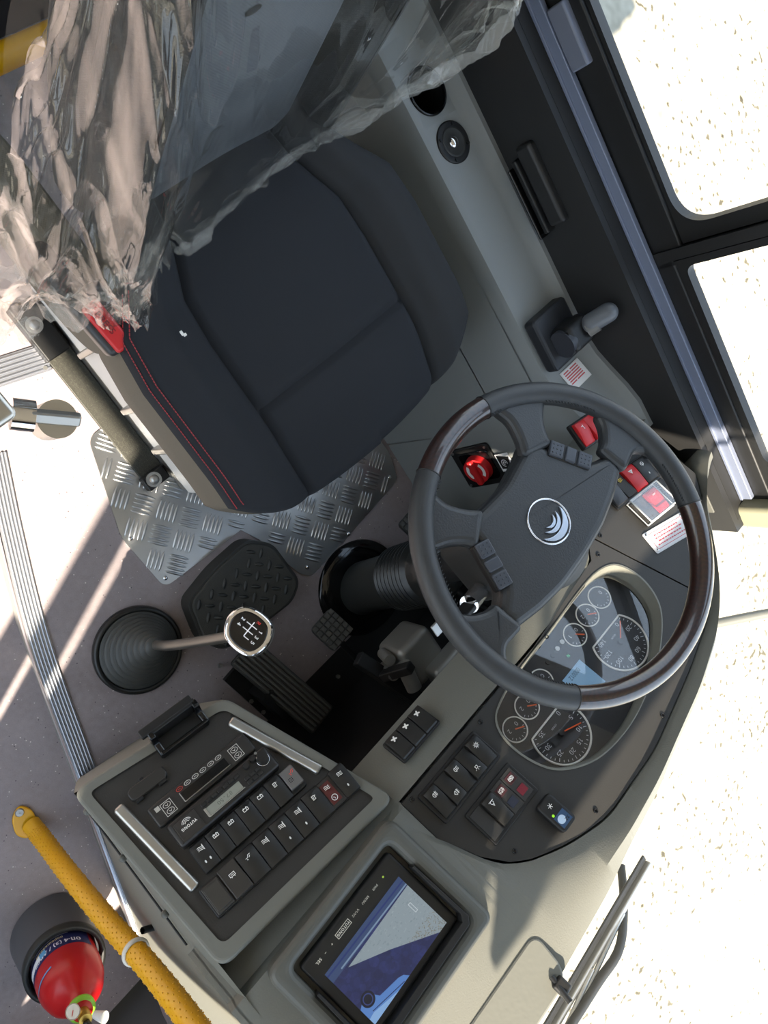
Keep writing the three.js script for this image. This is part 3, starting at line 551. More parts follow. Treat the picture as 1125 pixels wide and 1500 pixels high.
{ // instrument cluster
  const c = onPanel('instrument_cluster', 'gauge cluster with speedometer and rev counter under a clear lens', 'gauges', 0, 0, -0.036);
  const outl = CLUSTER.map(([x, y]) => [(x + 0.585) * 0.95 - 0.585, (y - 0.095) * 0.95 + 0.095]);
  mesh('dial_plate', ext(smooth(outl), 0.004).translate(0, 0, -0.004), S(0x1b1c20, 0.5), c);
  const ringShape = (r, w) => new THREE.RingGeometry(r - w, r, 48);
  const dial = (x, y, r, o) => {
    const g = new THREE.Group(); g.name = 'gauge'; g.position.set(x, y, 0.001); c.add(g);
    const tex = canvas(o.big ? 512 : 128, o.big ? 512 : 128, (q, w) => {
      q.fillStyle = '#1e1f22'; q.fillRect(0, 0, w, w); q.translate(w / 2, w / 2); q.strokeStyle = q.fillStyle = '#d6d8dc'; q.textAlign = 'center'; q.textBaseline = 'middle';
      if (o.big) { q.font = '52px sans-serif'; q.lineWidth = 5; const m = o.nums.length;
        o.nums.forEach((t, i) => { const a = lerp(o.a0, o.a1, i / (m - 1)), cx = Math.cos(a), sy = -Math.sin(a); q.fillText(t, cx * 165, sy * 165); });
        for (let i = 0; i <= (m - 1) * 4; i++) { const a = lerp(o.a0, o.a1, i / ((m - 1) * 4)), k = i % 4 ? 216 : 204; q.beginPath(); q.moveTo(Math.cos(a) * k, -Math.sin(a) * k); q.lineTo(Math.cos(a) * 234, -Math.sin(a) * 234); q.stroke(); }
        q.font = '26px sans-serif'; q.fillText(o.unit, 0, 70);
      } else { q.font = '30px sans-serif'; q.lineWidth = 3; for (let i = 0; i < 7; i++) { const a = 0.4 + i * 0.4; q.beginPath(); q.moveTo(Math.cos(a) * 44, -Math.sin(a) * 44); q.lineTo(Math.cos(a) * 54, -Math.sin(a) * 54); q.stroke(); } q.fillText('0', -28, 14); q.fillText(o.t, 28, 14); if (o.blue) { q.fillStyle = '#2d74d8'; q.font = 'bold 44px sans-serif'; q.fillText('≋', 0, 0); } }
    });
    const cut = o.big ? [-0.62, Math.PI + 0.62] : [0, Math.PI * 2], sh = new THREE.Shape(); sh.absarc(0, 0, r, cut[0], cut[1], false); sh.closePath();
    const fg = new THREE.ShapeGeometry(sh, 48), fu = fg.attributes.uv; for (let i = 0; i < fu.count; i++) fu.setXY(i, fu.getX(i) / (2 * r) + 0.5, fu.getY(i) / (2 * r) + 0.5);
    mesh('face', fg, printed(tex, { roughness: 0.45 }), g);
    const ar = new THREE.TorusGeometry(r, o.big ? 0.0018 : 0.0012, 8, 56, cut[1] - cut[0]).rotateZ(cut[0]);
    mesh('ring', o.big ? merge([ar, rod([r * Math.cos(cut[0]), r * Math.sin(cut[0]), 0], [-r * Math.cos(cut[0]), r * Math.sin(cut[0]), 0], 0.0016, 8)]) : ar, M.white, g);
    if (o.a !== undefined) mesh('needle', rbox(r * 0.8, 0.0022, 0.0016, 0.0006, r * 0.36, 0, 0.004).rotateZ(o.a), S(0xe0602a, 0.5), g);
    if (o.big) mesh('hub', cylZ(0.006, 0.005, 0.005, 20).translate(0, 0, 0.004), M.black, g);
  };
  for (const [x, y, a, t, b] of [[-0.722, 0.036, undefined, '', 1], [-0.678, 0.0395, 2.5, '2'], [-0.632, 0.0445, 2.3, '1'], [-0.523, 0.050, 2.2, '1'], [-0.471, 0.058, 2.5, '2'], [-0.427, 0.066, 2.6, '2']]) dial(x, y, 0.0208, { a, t, blue: b });
  dial(-0.677, 0.111, 0.051, { big: 1, nums: ['0', '20', '40', '60', '80', '100', '120', '140'], a0: 3.9, a1: -0.75, unit: 'km/h', a: 3.75 });
  dial(-0.475, 0.126, 0.051, { big: 1, nums: ['0', '5', '10', '15', '20', '25', '30', '35'], a0: 3.9, a1: -0.75, unit: 'r/min', a: 2.75 });
  const t = canvas(128, 96, (x) => { x.fillStyle = '#8fb6d4'; x.fillRect(0, 0, 128, 96); x.fillStyle = '#33414c'; x.font = '20px sans-serif'; x.fillText('000012', 34, 88); });
  mesh('display', new THREE.PlaneGeometry(0.052, 0.056).translate(-0.574, 0.104, 0.002), printed(t), c);
  for (let i = 0; i < 4; i++) mesh('telltale', cylZ(0.0045, 0.0042, 0.003, 16).translate(-0.605 + i * 0.0157, 0.035 + i * 0.0012, 0.001), i < 2 ? M.silver : M.black, c);
  const nt = canvas(64, 64, (x) => { x.clearRect(0, 0, 64, 64); x.fillStyle = '#5fd08a'; x.font = 'bold 48px sans-serif'; x.fillText('N', 14, 50); });
  mesh('gear_letter', new THREE.PlaneGeometry(0.01, 0.01).translate(-0.592, 0.058, 0.002), new THREE.MeshPhysicalMaterial({ map: nt, transparent: true }), c);
  mesh('lens', new THREE.ShapeGeometry(smooth(CLUSTER.map(([x, y]) => [(x + 0.585) * 0.965 - 0.585, (y - 0.095) * 0.965 + 0.095])), 12).translate(0, 0, 0.012), M.smoke, c);
}

// ---------------------------------------------------------------- rocker switches
const rockerGeo = {};
function rocker(w, h, up) {
  const k = [w, h, up].join();
  if (rockerGeo[k]) return rockerGeo[k];
  const hi = 0.0125, lo = 0.0055, a = -h / 2, b = h / 2, f = up ? -1 : 1;
  const q = [[a, 0], [a, hi * 0.55], [a + 0.002, hi * 0.85], [a + 0.007, hi], [a + h * 0.3, hi * 0.98], [a + h * 0.55, hi * 0.82], [b - 0.006, lo * 1.15], [b - 0.0015, lo], [b, lo * 0.6], [b, 0]];
  const pts = up ? q.map(([x, y]) => [-x, y]).reverse() : q;
  const g = ext(poly(pts), w, 0.0012, 2), p = g.attributes.position;
  g.applyMatrix4(new THREE.Matrix4().set(0, 0, 1, -w / 2, 1, 0, 0, 0, 0, 1, 0, 0, 0, 0, 0, 1));
  return (rockerGeo[k] = toCreasedNormals(g, 0.7));
}
function addRocker(bank, x, y, w, h, icon, o = {}) {
  const m = mesh('rocker', rocker(w, h, o.up), o.mat ?? M.rocker, bank);
  m.position.set(x, y, o.z ?? 0);
  const s = o.up ? -1 : 1;
  if (icon) { const i = mesh('icon', iconGeo(icon, 0.0125), ICON[o.ink ?? 'white'], m); i.position.set(0, s * (-h * 0.22), 0.01285); i.rotation.x = s * -0.05; }
  for (const dx of o.dots ?? []) { const d = mesh('indicator', ovalGeo, INK.white, m); d.position.set(dx, s * h * 0.2, 0.0098); d.rotation.x = s * -0.33; }
  return m;
}
{
  const b = onPanel('switch_bank', 'row of five black rocker switches on the instrument panel', 'switches', -0.297, 0.044, 0.002);
  mesh('bezel', ext(rect(-0.068, 0.068, -0.029, 0.029, 0.004), 0.006, 0.0015), M.black, b);
  ['lamp', 'beacon', 'beam', 'fogback', 'fog'].forEach((k, i) => addRocker(b, -0.0505 + i * 0.0252, 0, 0.0238, 0.05, k, { z: 0.004, up: i % 2 === 0 ? false : true }));
  const c = onPanel('warning_module', 'black module with red warning tiles and one rocker switch', 'switches', -0.311, 0.1165, 0.002);
  mesh('bezel', ext(rect(-0.054, 0.054, -0.031, 0.031, 0.004), 0.006, 0.0015), M.black, c);
  for (const [x, k] of [[-0.036, 'ring'], [-0.0115, 'brake']]) {
    const w = mesh('warning_tile', rbox(0.0235, 0.05, 0.004, 0.001, x, 0, 0.007), M.consolePanel, c);
    const a = mesh('red_field', rbox(0.016, 0.014, 0.001, 0.0003, x, -0.012, 0.0093), S(0x4a2427, 0.4), w);
    mesh('icon', iconGeo(k, 0.013).translate(x, -0.012, 0.0102), ICON.white, w);
    mesh('lamp_window', rbox(0.015, 0.013, 0.001, 0.0003, x, 0.011, 0.0093), x < -0.02 ? S(0x7a2230, 0.35) : S(0x2a3040, 0.35), w);
  }
  addRocker(c, 0.0135, 0, 0.024, 0.05, 'fluid', { z: 0.005 });
  mesh('blank', rbox(0.0235, 0.05, 0.003, 0.001, 0.039, 0, 0.0065), M.panel, c);
  const t = onPanel('tyre_monitor', 'small black display pod with a lit blue screen and green lamp', 'display', -0.354, 0.186, 0.003);
  mesh('body', ext(rect(-0.0165, 0.0165, -0.027, 0.027, 0.008), 0.016, 0.004, 3), M.black, t);
  const tx = canvas(64, 64, (x) => { x.fillStyle = '#38506e'; x.fillRect(0, 0, 64, 64); x.fillStyle = '#bcd0e4'; x.beginPath(); x.arc(40, 34, 20, 0, 7); x.fill(); x.fillStyle = '#20242a'; x.font = 'bold 22px sans-serif'; x.fillText('32', 6, 26); });
  mesh('screen', new THREE.PlaneGeometry(0.022, 0.02).translate(0, 0.012, 0.0164), printed(tx, { roughness: 0.15 }), t);
  mesh('icon', iconGeo('snow', 0.012).translate(0, -0.013, 0.0165), ICON.white, t);
  mesh('lamp', new THREE.CircleGeometry(0.0022, 12).translate(0.008, -0.001, 0.0166), new THREE.MeshPhysicalMaterial({ color: 0x6fae2a, emissive: 0x9be02a, emissiveIntensity: 0.5 }), t);
}
{ // three fan switches on the knee strip
  const k = thing('fan_switch_bank', 'three small black fan switches on the grey knee strip', 'switches');
  const v = V(0.042, 0.078, 0).normalize(), n = V(-0.078, 0.042, 0).normalize();
  orient(k, V(0.7585, 0.558, -0.297), v, n); k.scale.set(1.22, 1.1, 1.1);
  mesh('bezel', ext(rect(-0.036, 0.036, -0.022, 0.022, 0.003), 0.006, 0.0015).translate(0, 0, 0.003), M.black, k);
  for (let i = 0; i < 3; i++) addRocker(k, -0.0225 + i * 0.0225, 0, 0.0212, 0.039, 'fan', { z: 0.007 });
}
{ // left wing: hazard bank, covered switch, notice plate, red rocker
  const h = onPanel('hazard_switch_bank', 'switch group with the red hazard rocker on the side fascia', 'switches', -0.932, -0.058, 0.002);
  h.rotateZ(-0.17);
  mesh('bezel', ext(rect(-0.066, 0.058, -0.030, 0.030, 0.004), 0.006, 0.0015), M.black, h);
  addRocker(h, -0.046, 0, 0.03, 0.052, 'heart', { z: 0.004, dots: [0] });
  addRocker(h, -0.015, 0, 0.03, 0.052, 'hazard', { z: 0.004, mat: M.redPlastic });
  const w = mesh('warning_tile', rbox(0.0235, 0.05, 0.004, 0.001, 0.013, 0, 0.008), M.consolePanel, h);
  mesh('icon', iconGeo('beam', 0.014).translate(0.013, -0.012, 0.0105), ICON.yellow, w);
  addRocker(h, 0.041, 0, 0.028, 0.052, 'key', { z: 0.004, mat: S(0x3c3d40, 0.4) });
  const c = onPanel('covered_switch', 'red rocker switch under a clear flip-up cover', 'switch', -0.923, 0.0, 0.002);
  c.rotateZ(-0.16);
  mesh('base', ext(rect(-0.039, 0.039, -0.028, 0.028, 0.003), 0.005, 0.001), M.black, c);
  addRocker(c, -0.014, 0.0, 0.027, 0.046, 'stop', { z: 0.004, mat: M.redPlastic });
  mesh('blank', rbox(0.03, 0.046, 0.003, 0.001, 0.019, 0, 0.006), S(0x494642, 0.5), c);
  const cs = [];
  const fr = (a, b) => rod(a, b, 0.0016, 8);
  for (const z of [0.004, 0.021]) cs.push(fr([-0.037, -0.027, z], [0.037, -0.027, z]), fr([-0.037, 0.027, z], [0.037, 0.027, z]), fr([-0.037, -0.027, z], [-0.037, 0.027, z]), fr([0.037, -0.027, z], [0.037, 0.027, z]));
  mesh('cover_frame', merge(cs), S(0xb9bcbc, 0.15), c);
  mesh('cover', merge([span(-0.036, 0.036, -0.026, 0.026, 0.0208, 0.0216), span(-0.0375, -0.0365, -0.026, 0.026, 0.005, 0.021), span(0.0365, 0.0375, -0.026, 0.026, 0.005, 0.021), span(-0.036, 0.036, -0.0275, -0.0265, 0.005, 0.021), span(-0.036, 0.036, 0.0265, 0.0275, 0.005, 0.021)]), M.smoke, c);
  const s = onPanel('notice_plate', 'riveted silver notice plate with red lettering', 'sign', -0.9, 0.058, 0.0025);
  s.rotateZ(-0.29);
  mesh('sheet', ext(rect(-0.049, 0.049, -0.0225, 0.0225, 0.004), 0.0015, 0.0003), S(0xc3c4c6, 0.45), s);
  const tx = canvas(512, 224, (x) => { x.fillStyle = '#c9cacc'; x.fillRect(0, 0, 512, 224); x.strokeStyle = '#b03a44'; x.lineWidth = 5; x.strokeRect(34, 26, 444, 172); x.fillStyle = '#b8434c'; x.textAlign = 'center'; for (let i = 0; i < 4; i++) { let a = 80 + (i % 2) * 30; while (a < 430 - (i % 2) * 30) { const w = 12 + ((a * 7 + i * 31) % 26); x.fillRect(a, 54 + i * 34, w, 13); a += w + 7; } } });
  mesh('print', new THREE.PlaneGeometry(0.094, 0.042).translate(0, 0, 0.0018), printed(tx, { roughness: 0.4 }), s);
  for (const [a, b] of [[-0.043, -0.017], [0.043, -0.017], [-0.043, 0.017], [0.043, 0.017]]) mesh('rivet', new THREE.SphereGeometry(0.0032, 12, 6, 0, 7, 0, 1.57).rotateX(Math.PI / 2).translate(a, b, 0.0015), M.chrome, s);
  const r = thing('red_rocker_switch', 'pair of red rocker switches in a black frame at the ledge end', 'switch');
  orient(r, V(0.628, 0.512, -0.940), V(0.92, 0.39, 0), V(-0.39, 0.92, 0));
  r.rotateZ(-0.17);
  mesh('frame', ext(rect(-0.04, 0.026, -0.028, 0.028, 0.004), 0.014, 0.003).translate(0, 0, -0.003), M.black, r);
  addRocker(r, 0.009, 0, 0.026, 0.049, 'seat', { z: 0.008, mat: M.redPlastic });
  addRocker(r, -0.02, 0, 0.026, 0.049, 'plug', { z: 0.008, mat: M.redPlastic, up: true });
}

// ---------------------------------------------------------------- centre console
const CN = V(-0.7032, 0.7032, -0.1055), CVv = V(0.7071, 0.7071, 0), COr = V(0.513, 0.39, 0.098);
const onConsole = (name, label, cat, x, y, o = 0, rz = 0) => { const g = thing(name, label, cat); orient(g, COr, CVv, CN); const p = V(x, y, o).applyQuaternion(g.quaternion).add(COr); g.position.copy(p); g.rotateZ(rz); return g; };
const CS = -0.085;    // the rows run slightly oblique on the panel
{
  const c = onConsole('centre_console', 'grey centre console with a sloping black control panel', 'console', 0, 0, 0);
  // body: panel rim, rear slope, flared flank down to the floor
  const q = c.quaternion.clone().invert(), W = (x, y, z) => V(x, y, z).sub(COr).applyQuaternion(q);
  const rim = [[0.012, -0.012], [-0.232, 0.036], [-0.302, 0.335], [0.016, 0.312]].map(([a, b]) => V(a, b, -0.004));
  const foot = [W(0.655, 0, 0.118), W(0.70, 0, -0.10), W(1.0, 0, -0.21), W(1.02, 0, 0.255)];
  const side = (a, b, c2, d, k = 8) => surf(k, k, (u, v) => { const p = a.clone().lerp(b, u), s = c2.clone().lerp(d, u), r = p.lerp(s, v); r.add(V(0, 0, 0.02 * Math.sin(Math.PI * v) * 0.5)); return [r.x, r.y, r.z, u * 2, v * 2]; });
  mesh('flank', side(rim[3], rim[0], foot[3], foot[0]), M.dash, c);
  mesh('front_flank', side(W(1.06, 0.80, 0.14), rim[3], W(1.21, 0, 0.325), foot[3]), M.dash, c);
  mesh('rear_face', side(rim[0], rim[1], foot[0], foot[1]), M.dash, c);
  mesh('left_face', side(rim[1], rim[2], foot[1], foot[2]), M.dash, c);
  mesh('rim', ext((() => { const s = poly([[0.014, -0.014], [-0.234, 0.034], [-0.304, 0.337], [0.018, 0.314]], 0.022); s.holes.push(poly([[0.002, 0.0], [-0.224, 0.046], [-0.288, 0.321], [0.003, 0.299]], 0.018)); return s; })(), 0.018, 0.005, 3).translate(0, 0, -0.012), M.dash, c);
  mesh('control_panel', ext(poly([[0.0, 0.002], [-0.222, 0.048], [-0.286, 0.319], [0.001, 0.297]], 0.017), 0.01, 0.0015).translate(0, 0, -0.008), M.consolePanel, c);
  const clipGeo = new THREE.SphereGeometry(0.006, 12, 8);
  for (const t of [0.12, 0.4, 0.72]) { const p = rim[0].clone().lerp(rim[3], t).lerp(foot[0].clone().lerp(foot[3], t), 0.14).add(V(0.004, 0, 0.002)); const m = mesh('clip', clipGeo, M.dashTrim, c); m.position.copy(p); }
  const seamPts = [0.1, 0.3, 0.5, 0.75, 0.9].map((t) => { const p = rim[0].clone().lerp(rim[3], t).lerp(foot[0].clone().lerp(foot[3], t), 0.155 + t * 0.02); return [p.x + 0.0035, p.y, p.z + 0.006]; });
  mesh('seam_cord', tube(seamPts, 0.0016, 30, 6), M.black, c);
  for (const [a, b] of [[[-0.018, 0.052], [-0.023, 0.216]], [[-0.214, 0.072], [-0.255, 0.228]]]) mesh('trim_bar', bar([a[0], a[1], 0.005], [b[0], b[1], 0.005], 0.017, 0.011, 0.005), M.silver, c);
}
{
  const t = onConsole('climate_control', 'flat black climate control unit with a dark display strip', 'control unit', -0.1265, 0.111, 0.002, CS);
  mesh('body', ext(rect(-0.086, 0.086, -0.017, 0.017, 0.005), 0.010, 0.003), S(0x2b2927, 0.45), t);
  mesh('display', rbox(0.078, 0.014, 0.0015, 0.0005, -0.002, 0.003, 0.0102), M.blackGloss, t);
  mesh('display_edge', merge([rbox(0.08, 0.0012, 0.002, 0.0004, -0.002, 0.0108, 0.0102), rbox(0.0012, 0.016, 0.002, 0.0004, 0.038, 0.003, 0.0102)]), M.silver, t);
  const tx = canvas(1024, 200, (x) => { x.clearRect(0, 0, 1024, 200); x.strokeStyle = '#d8d6d0'; x.lineWidth = 5; for (let i = 0; i < 6; i++) { if (i === 5) x.strokeStyle = '#c04038'; x.beginPath(); x.ellipse(300 + i * 84, 160, 30, 17, 0, 0, 7); x.stroke(); x.beginPath(); x.moveTo(286 + i * 84, 160); x.lineTo(314 + i * 84, 160); x.stroke(); x.strokeStyle = '#d8d6d0'; } for (const [a, b] of [[150, 120], [150, 60], [880, 120], [880, 60]]) { x.beginPath(); x.ellipse(a, b, 34, 22, 0, 0, 7); x.stroke(); x.beginPath(); x.moveTo(a - 14, b + 6); x.lineTo(a, b - 8); x.lineTo(a + 14, b + 6); x.stroke(); } x.strokeRect(100, 30, 100, 124); x.strokeRect(830, 30, 100, 124); x.fillStyle = '#b9b6ae'; x.fillRect(940, 120, 44, 44); });
  mesh('button_print', new THREE.PlaneGeometry(0.168, 0.033).translate(0, 0, 0.0104), new THREE.MeshPhysicalMaterial({ map: tx, transparent: true, roughness: 0.5 }), t);
  const r = onConsole('radio', 'black bus radio with small display and rotary knobs', 'radio', -0.131, 0.155, 0.002, CS);
  mesh('body', ext(rect(-0.087, 0.087, -0.0195, 0.0195, 0.006), 0.024, 0.005, 3), S(0x262422, 0.42), r);
  const lc = canvas(256, 64, (x) => { x.fillStyle = '#8f9186'; x.fillRect(0, 0, 256, 64); x.fillStyle = '#5d6058'; x.font = '38px monospace'; x.fillText('87.50', 70, 46); });
  mesh('display', new THREE.PlaneGeometry(0.058, 0.0125).translate(0.003, 0.0045, 0.0244), printed(lc, { roughness: 0.2 }), r);
  mesh('display_frame', merge([rbox(0.062, 0.0012, 0.0012, 0.0004, 0.003, 0.0117, 0.0244), rbox(0.0035, 0.014, 0.0012, 0.0004, 0.0335, 0.0045, 0.0244)]), M.silver, r);
  const br = canvas(256, 256, (x) => { x.clearRect(0, 0, 256, 256); x.strokeStyle = x.fillStyle = '#eceae4'; x.textAlign = 'center'; x.font = 'bold 46px sans-serif'; x.fillText('YUTONG', 128, 150); x.lineWidth = 7; for (let i = 0; i < 3; i++) { x.beginPath(); x.arc(128, 158, 28 + i * 16, Math.PI * 0.12, Math.PI * 0.85); x.stroke(); } });
  mesh('brand_plate', rbox(0.036, 0.029, 0.001, 0.0004, 0.062, 0.002, 0.0243), S(0x302d2a, 0.45), r);
  mesh('brand_print', new THREE.PlaneGeometry(0.034, 0.034).translate(0.062, 0.002, 0.0252), new THREE.MeshPhysicalMaterial({ map: br, transparent: true, roughness: 0.5 }), r);
  for (let i = 0; i < 7; i++) mesh('preset_button', rbox(0.0078, 0.0055, 0.003, 0.001, 0.031 - i * 0.0098, -0.0085, 0.0248), M.rocker, r);
  for (let i = 0; i < 6; i++) mesh('function_button', rbox(0.0082, 0.0058, 0.003, 0.001, -0.038 - (i % 3) * 0.0098, 0.0035 + Math.floor(i / 3) * 0.0075, 0.0248), M.rocker, r);
  const k = mesh('volume_knob', cylZ(0.0088, 0.0078, 0.012, 28).translate(-0.072, -0.003, 0.029), M.rocker, r);
  mesh('knob_ring', new THREE.TorusGeometry(0.0095, 0.0007, 6, 32).translate(-0.072, -0.003, 0.0248), M.chrome, k);
  for (const [x, y, s] of [[-0.047, -0.0105, 0.0052], [-0.060, -0.0125, 0.005], [-0.0685, -0.0155, 0.0025]]) mesh('small_knob', cylZ(s, s * 0.85, 0.008, 18).translate(x, y, 0.027), s < 0.003 ? M.steel : M.rocker, r);
}
{
  const a = onConsole('upper_switch_row', 'six rocker switches and a grey buzzer tile below the radio', 'switches', -0.136, 0.2005, 0.002, CS);
  mesh('bezel', ext(rect(-0.092, 0.091, -0.0205, 0.0205, 0.004), 0.008, 0.002), M.black, a);
  const w = 0.0262, x0 = 0.0775;
  ['heater', 'coach', 'coach', 'door', 'door', 'mirror'].forEach((k, i) => addRocker(a, x0 - i * w, 0, 0.0252, 0.043, k, { z: 0.005, dots: i === 0 ? [-0.004, 0.004] : [] }));
  const b = mesh('buzzer_tile', rbox(0.023, 0.032, 0.012, 0.002, -0.0795, -0.002, 0.01), S(0x6b6865, 0.5), a);
  mesh('icon', iconGeo('dotpad', 0.011).translate(-0.0765, 0.0015, 0.0163), new THREE.MeshPhysicalMaterial({ map: iconTex, color: 0x0a0a0a, transparent: true }), b);
  mesh('icon', iconGeo('ramp', 0.013).translate(-0.084, -0.008, 0.0164), ICON.red, b);
  const c = onConsole('lower_switch_row', 'long row of eight switch positions at the front of the console', 'switches', -0.141, 0.2545, 0.002, CS);
  mesh('bezel', ext(rect(-0.122, 0.121, -0.0235, 0.0235, 0.004), 0.008, 0.002), M.black, c);
  const w2 = 0.0298, p0 = 0.1045;
  mesh('blank', rbox(0.027, 0.042, 0.006, 0.0015, p0, 0, 0.0085), S(0x36332f, 0.45), c);
  mesh('blank_inset', rbox(0.023, 0.035, 0.002, 0.0008, p0, 0, 0.0116), S(0x3a3732, 0.45), c);
  const fl = mesh('flat_switch', rbox(0.0285, 0.046, 0.012, 0.0015, p0 - w2, -0.001, 0.0085), S(0x35322e, 0.42), c);
  mesh('icon', iconGeo('plug', 0.013).translate(p0 - w2, -0.007, 0.0148), ICON.white, fl);
  ['ramp', 'heater', 'heater', 'heater', 'mirror'].forEach((k, i) => addRocker(c, p0 - (i + 2) * w2, 0, 0.0285, 0.048, k, { z: 0.005, dots: i === 2 || i === 3 ? [0] : [] }));
  const wt = mesh('warning_tile', rbox(0.0265, 0.044, 0.004, 0.001, p0 - 6.85 * w2, 0, 0.0085), M.consolePanel, c);
  mesh('red_field', rbox(0.017, 0.034, 0.001, 0.0003, p0 - 6.85 * w2, 0.0, 0.0108), S(0x5c2420, 0.4), wt);
  mesh('icon', iconGeo('wave', 0.013).translate(p0 - 6.85 * w2, -0.009, 0.0117), ICON.white, wt);
  mesh('icon', iconGeo('clock', 0.014).translate(p0 - 6.85 * w2, 0.009, 0.0117), ICON.white, wt);
  const l = addRocker(c, p0 - 7.72 * w2, 0.0, 0.0262, 0.048, 'wave', { z: 0.006, dots: [0] });
}
{
  const h = onConsole('phone_tray', 'black plastic clip tray at the rear edge of the console', 'holder', -0.15, 0.03, 0.002, -0.1);
  mesh('back', rbox(0.082, 0.010, 0.034, 0.002, 0, -0.016, 0.017), M.black, h);
  mesh('base', rbox(0.084, 0.036, 0.006, 0.002, 0, 0, 0.003), M.black, h);
  mesh('front_lip', rbox(0.082, 0.006, 0.018, 0.002, 0, 0.016, 0.009), M.blackGloss, h);
  for (const s of [-1, 1]) mesh('jaw', ext(poly([[-0.018, 0], [0.018, 0], [0.018, 0.016], [0.0, 0.018], [-0.006, 0.034], [-0.018, 0.034]], 0.003), 0.010, 0.002).applyMatrix4(new THREE.Matrix4().set(0, 0, 1, s * 0.038 - 0.005, 1, 0, 0, 0, 0, 1, 0, 0, 0, 0, 0, 1)), M.blackGloss, h);
  mesh('shelf', rbox(0.09, 0.014, 0.010, 0.002, 0.006, -0.022, 0.03), M.black, h);
  const g = onConsole('socket_cover', 'small black hinged socket cover on the console panel', 'cover', -0.067, 0.058, 0.002, -0.1);
  mesh('body', ext(poly([[-0.03, -0.009], [0.022, -0.011], [0.03, -0.006], [0.03, 0.006], [0.024, 0.010], [-0.026, 0.010], [-0.031, 0.004]], 0.003), 0.009, 0.002), S(0x2c2a27, 0.45), g);
  for (const s of [-0.018, 0.02]) mesh('hinge', rod([s - 0.006, 0.011, 0.005], [s + 0.006, 0.011, 0.005], 0.0035, 12), M.black, g);
  mesh('clasp', rbox(0.008, 0.006, 0.006, 0.002, 0.003, -0.012, 0.004), M.black, g);
}

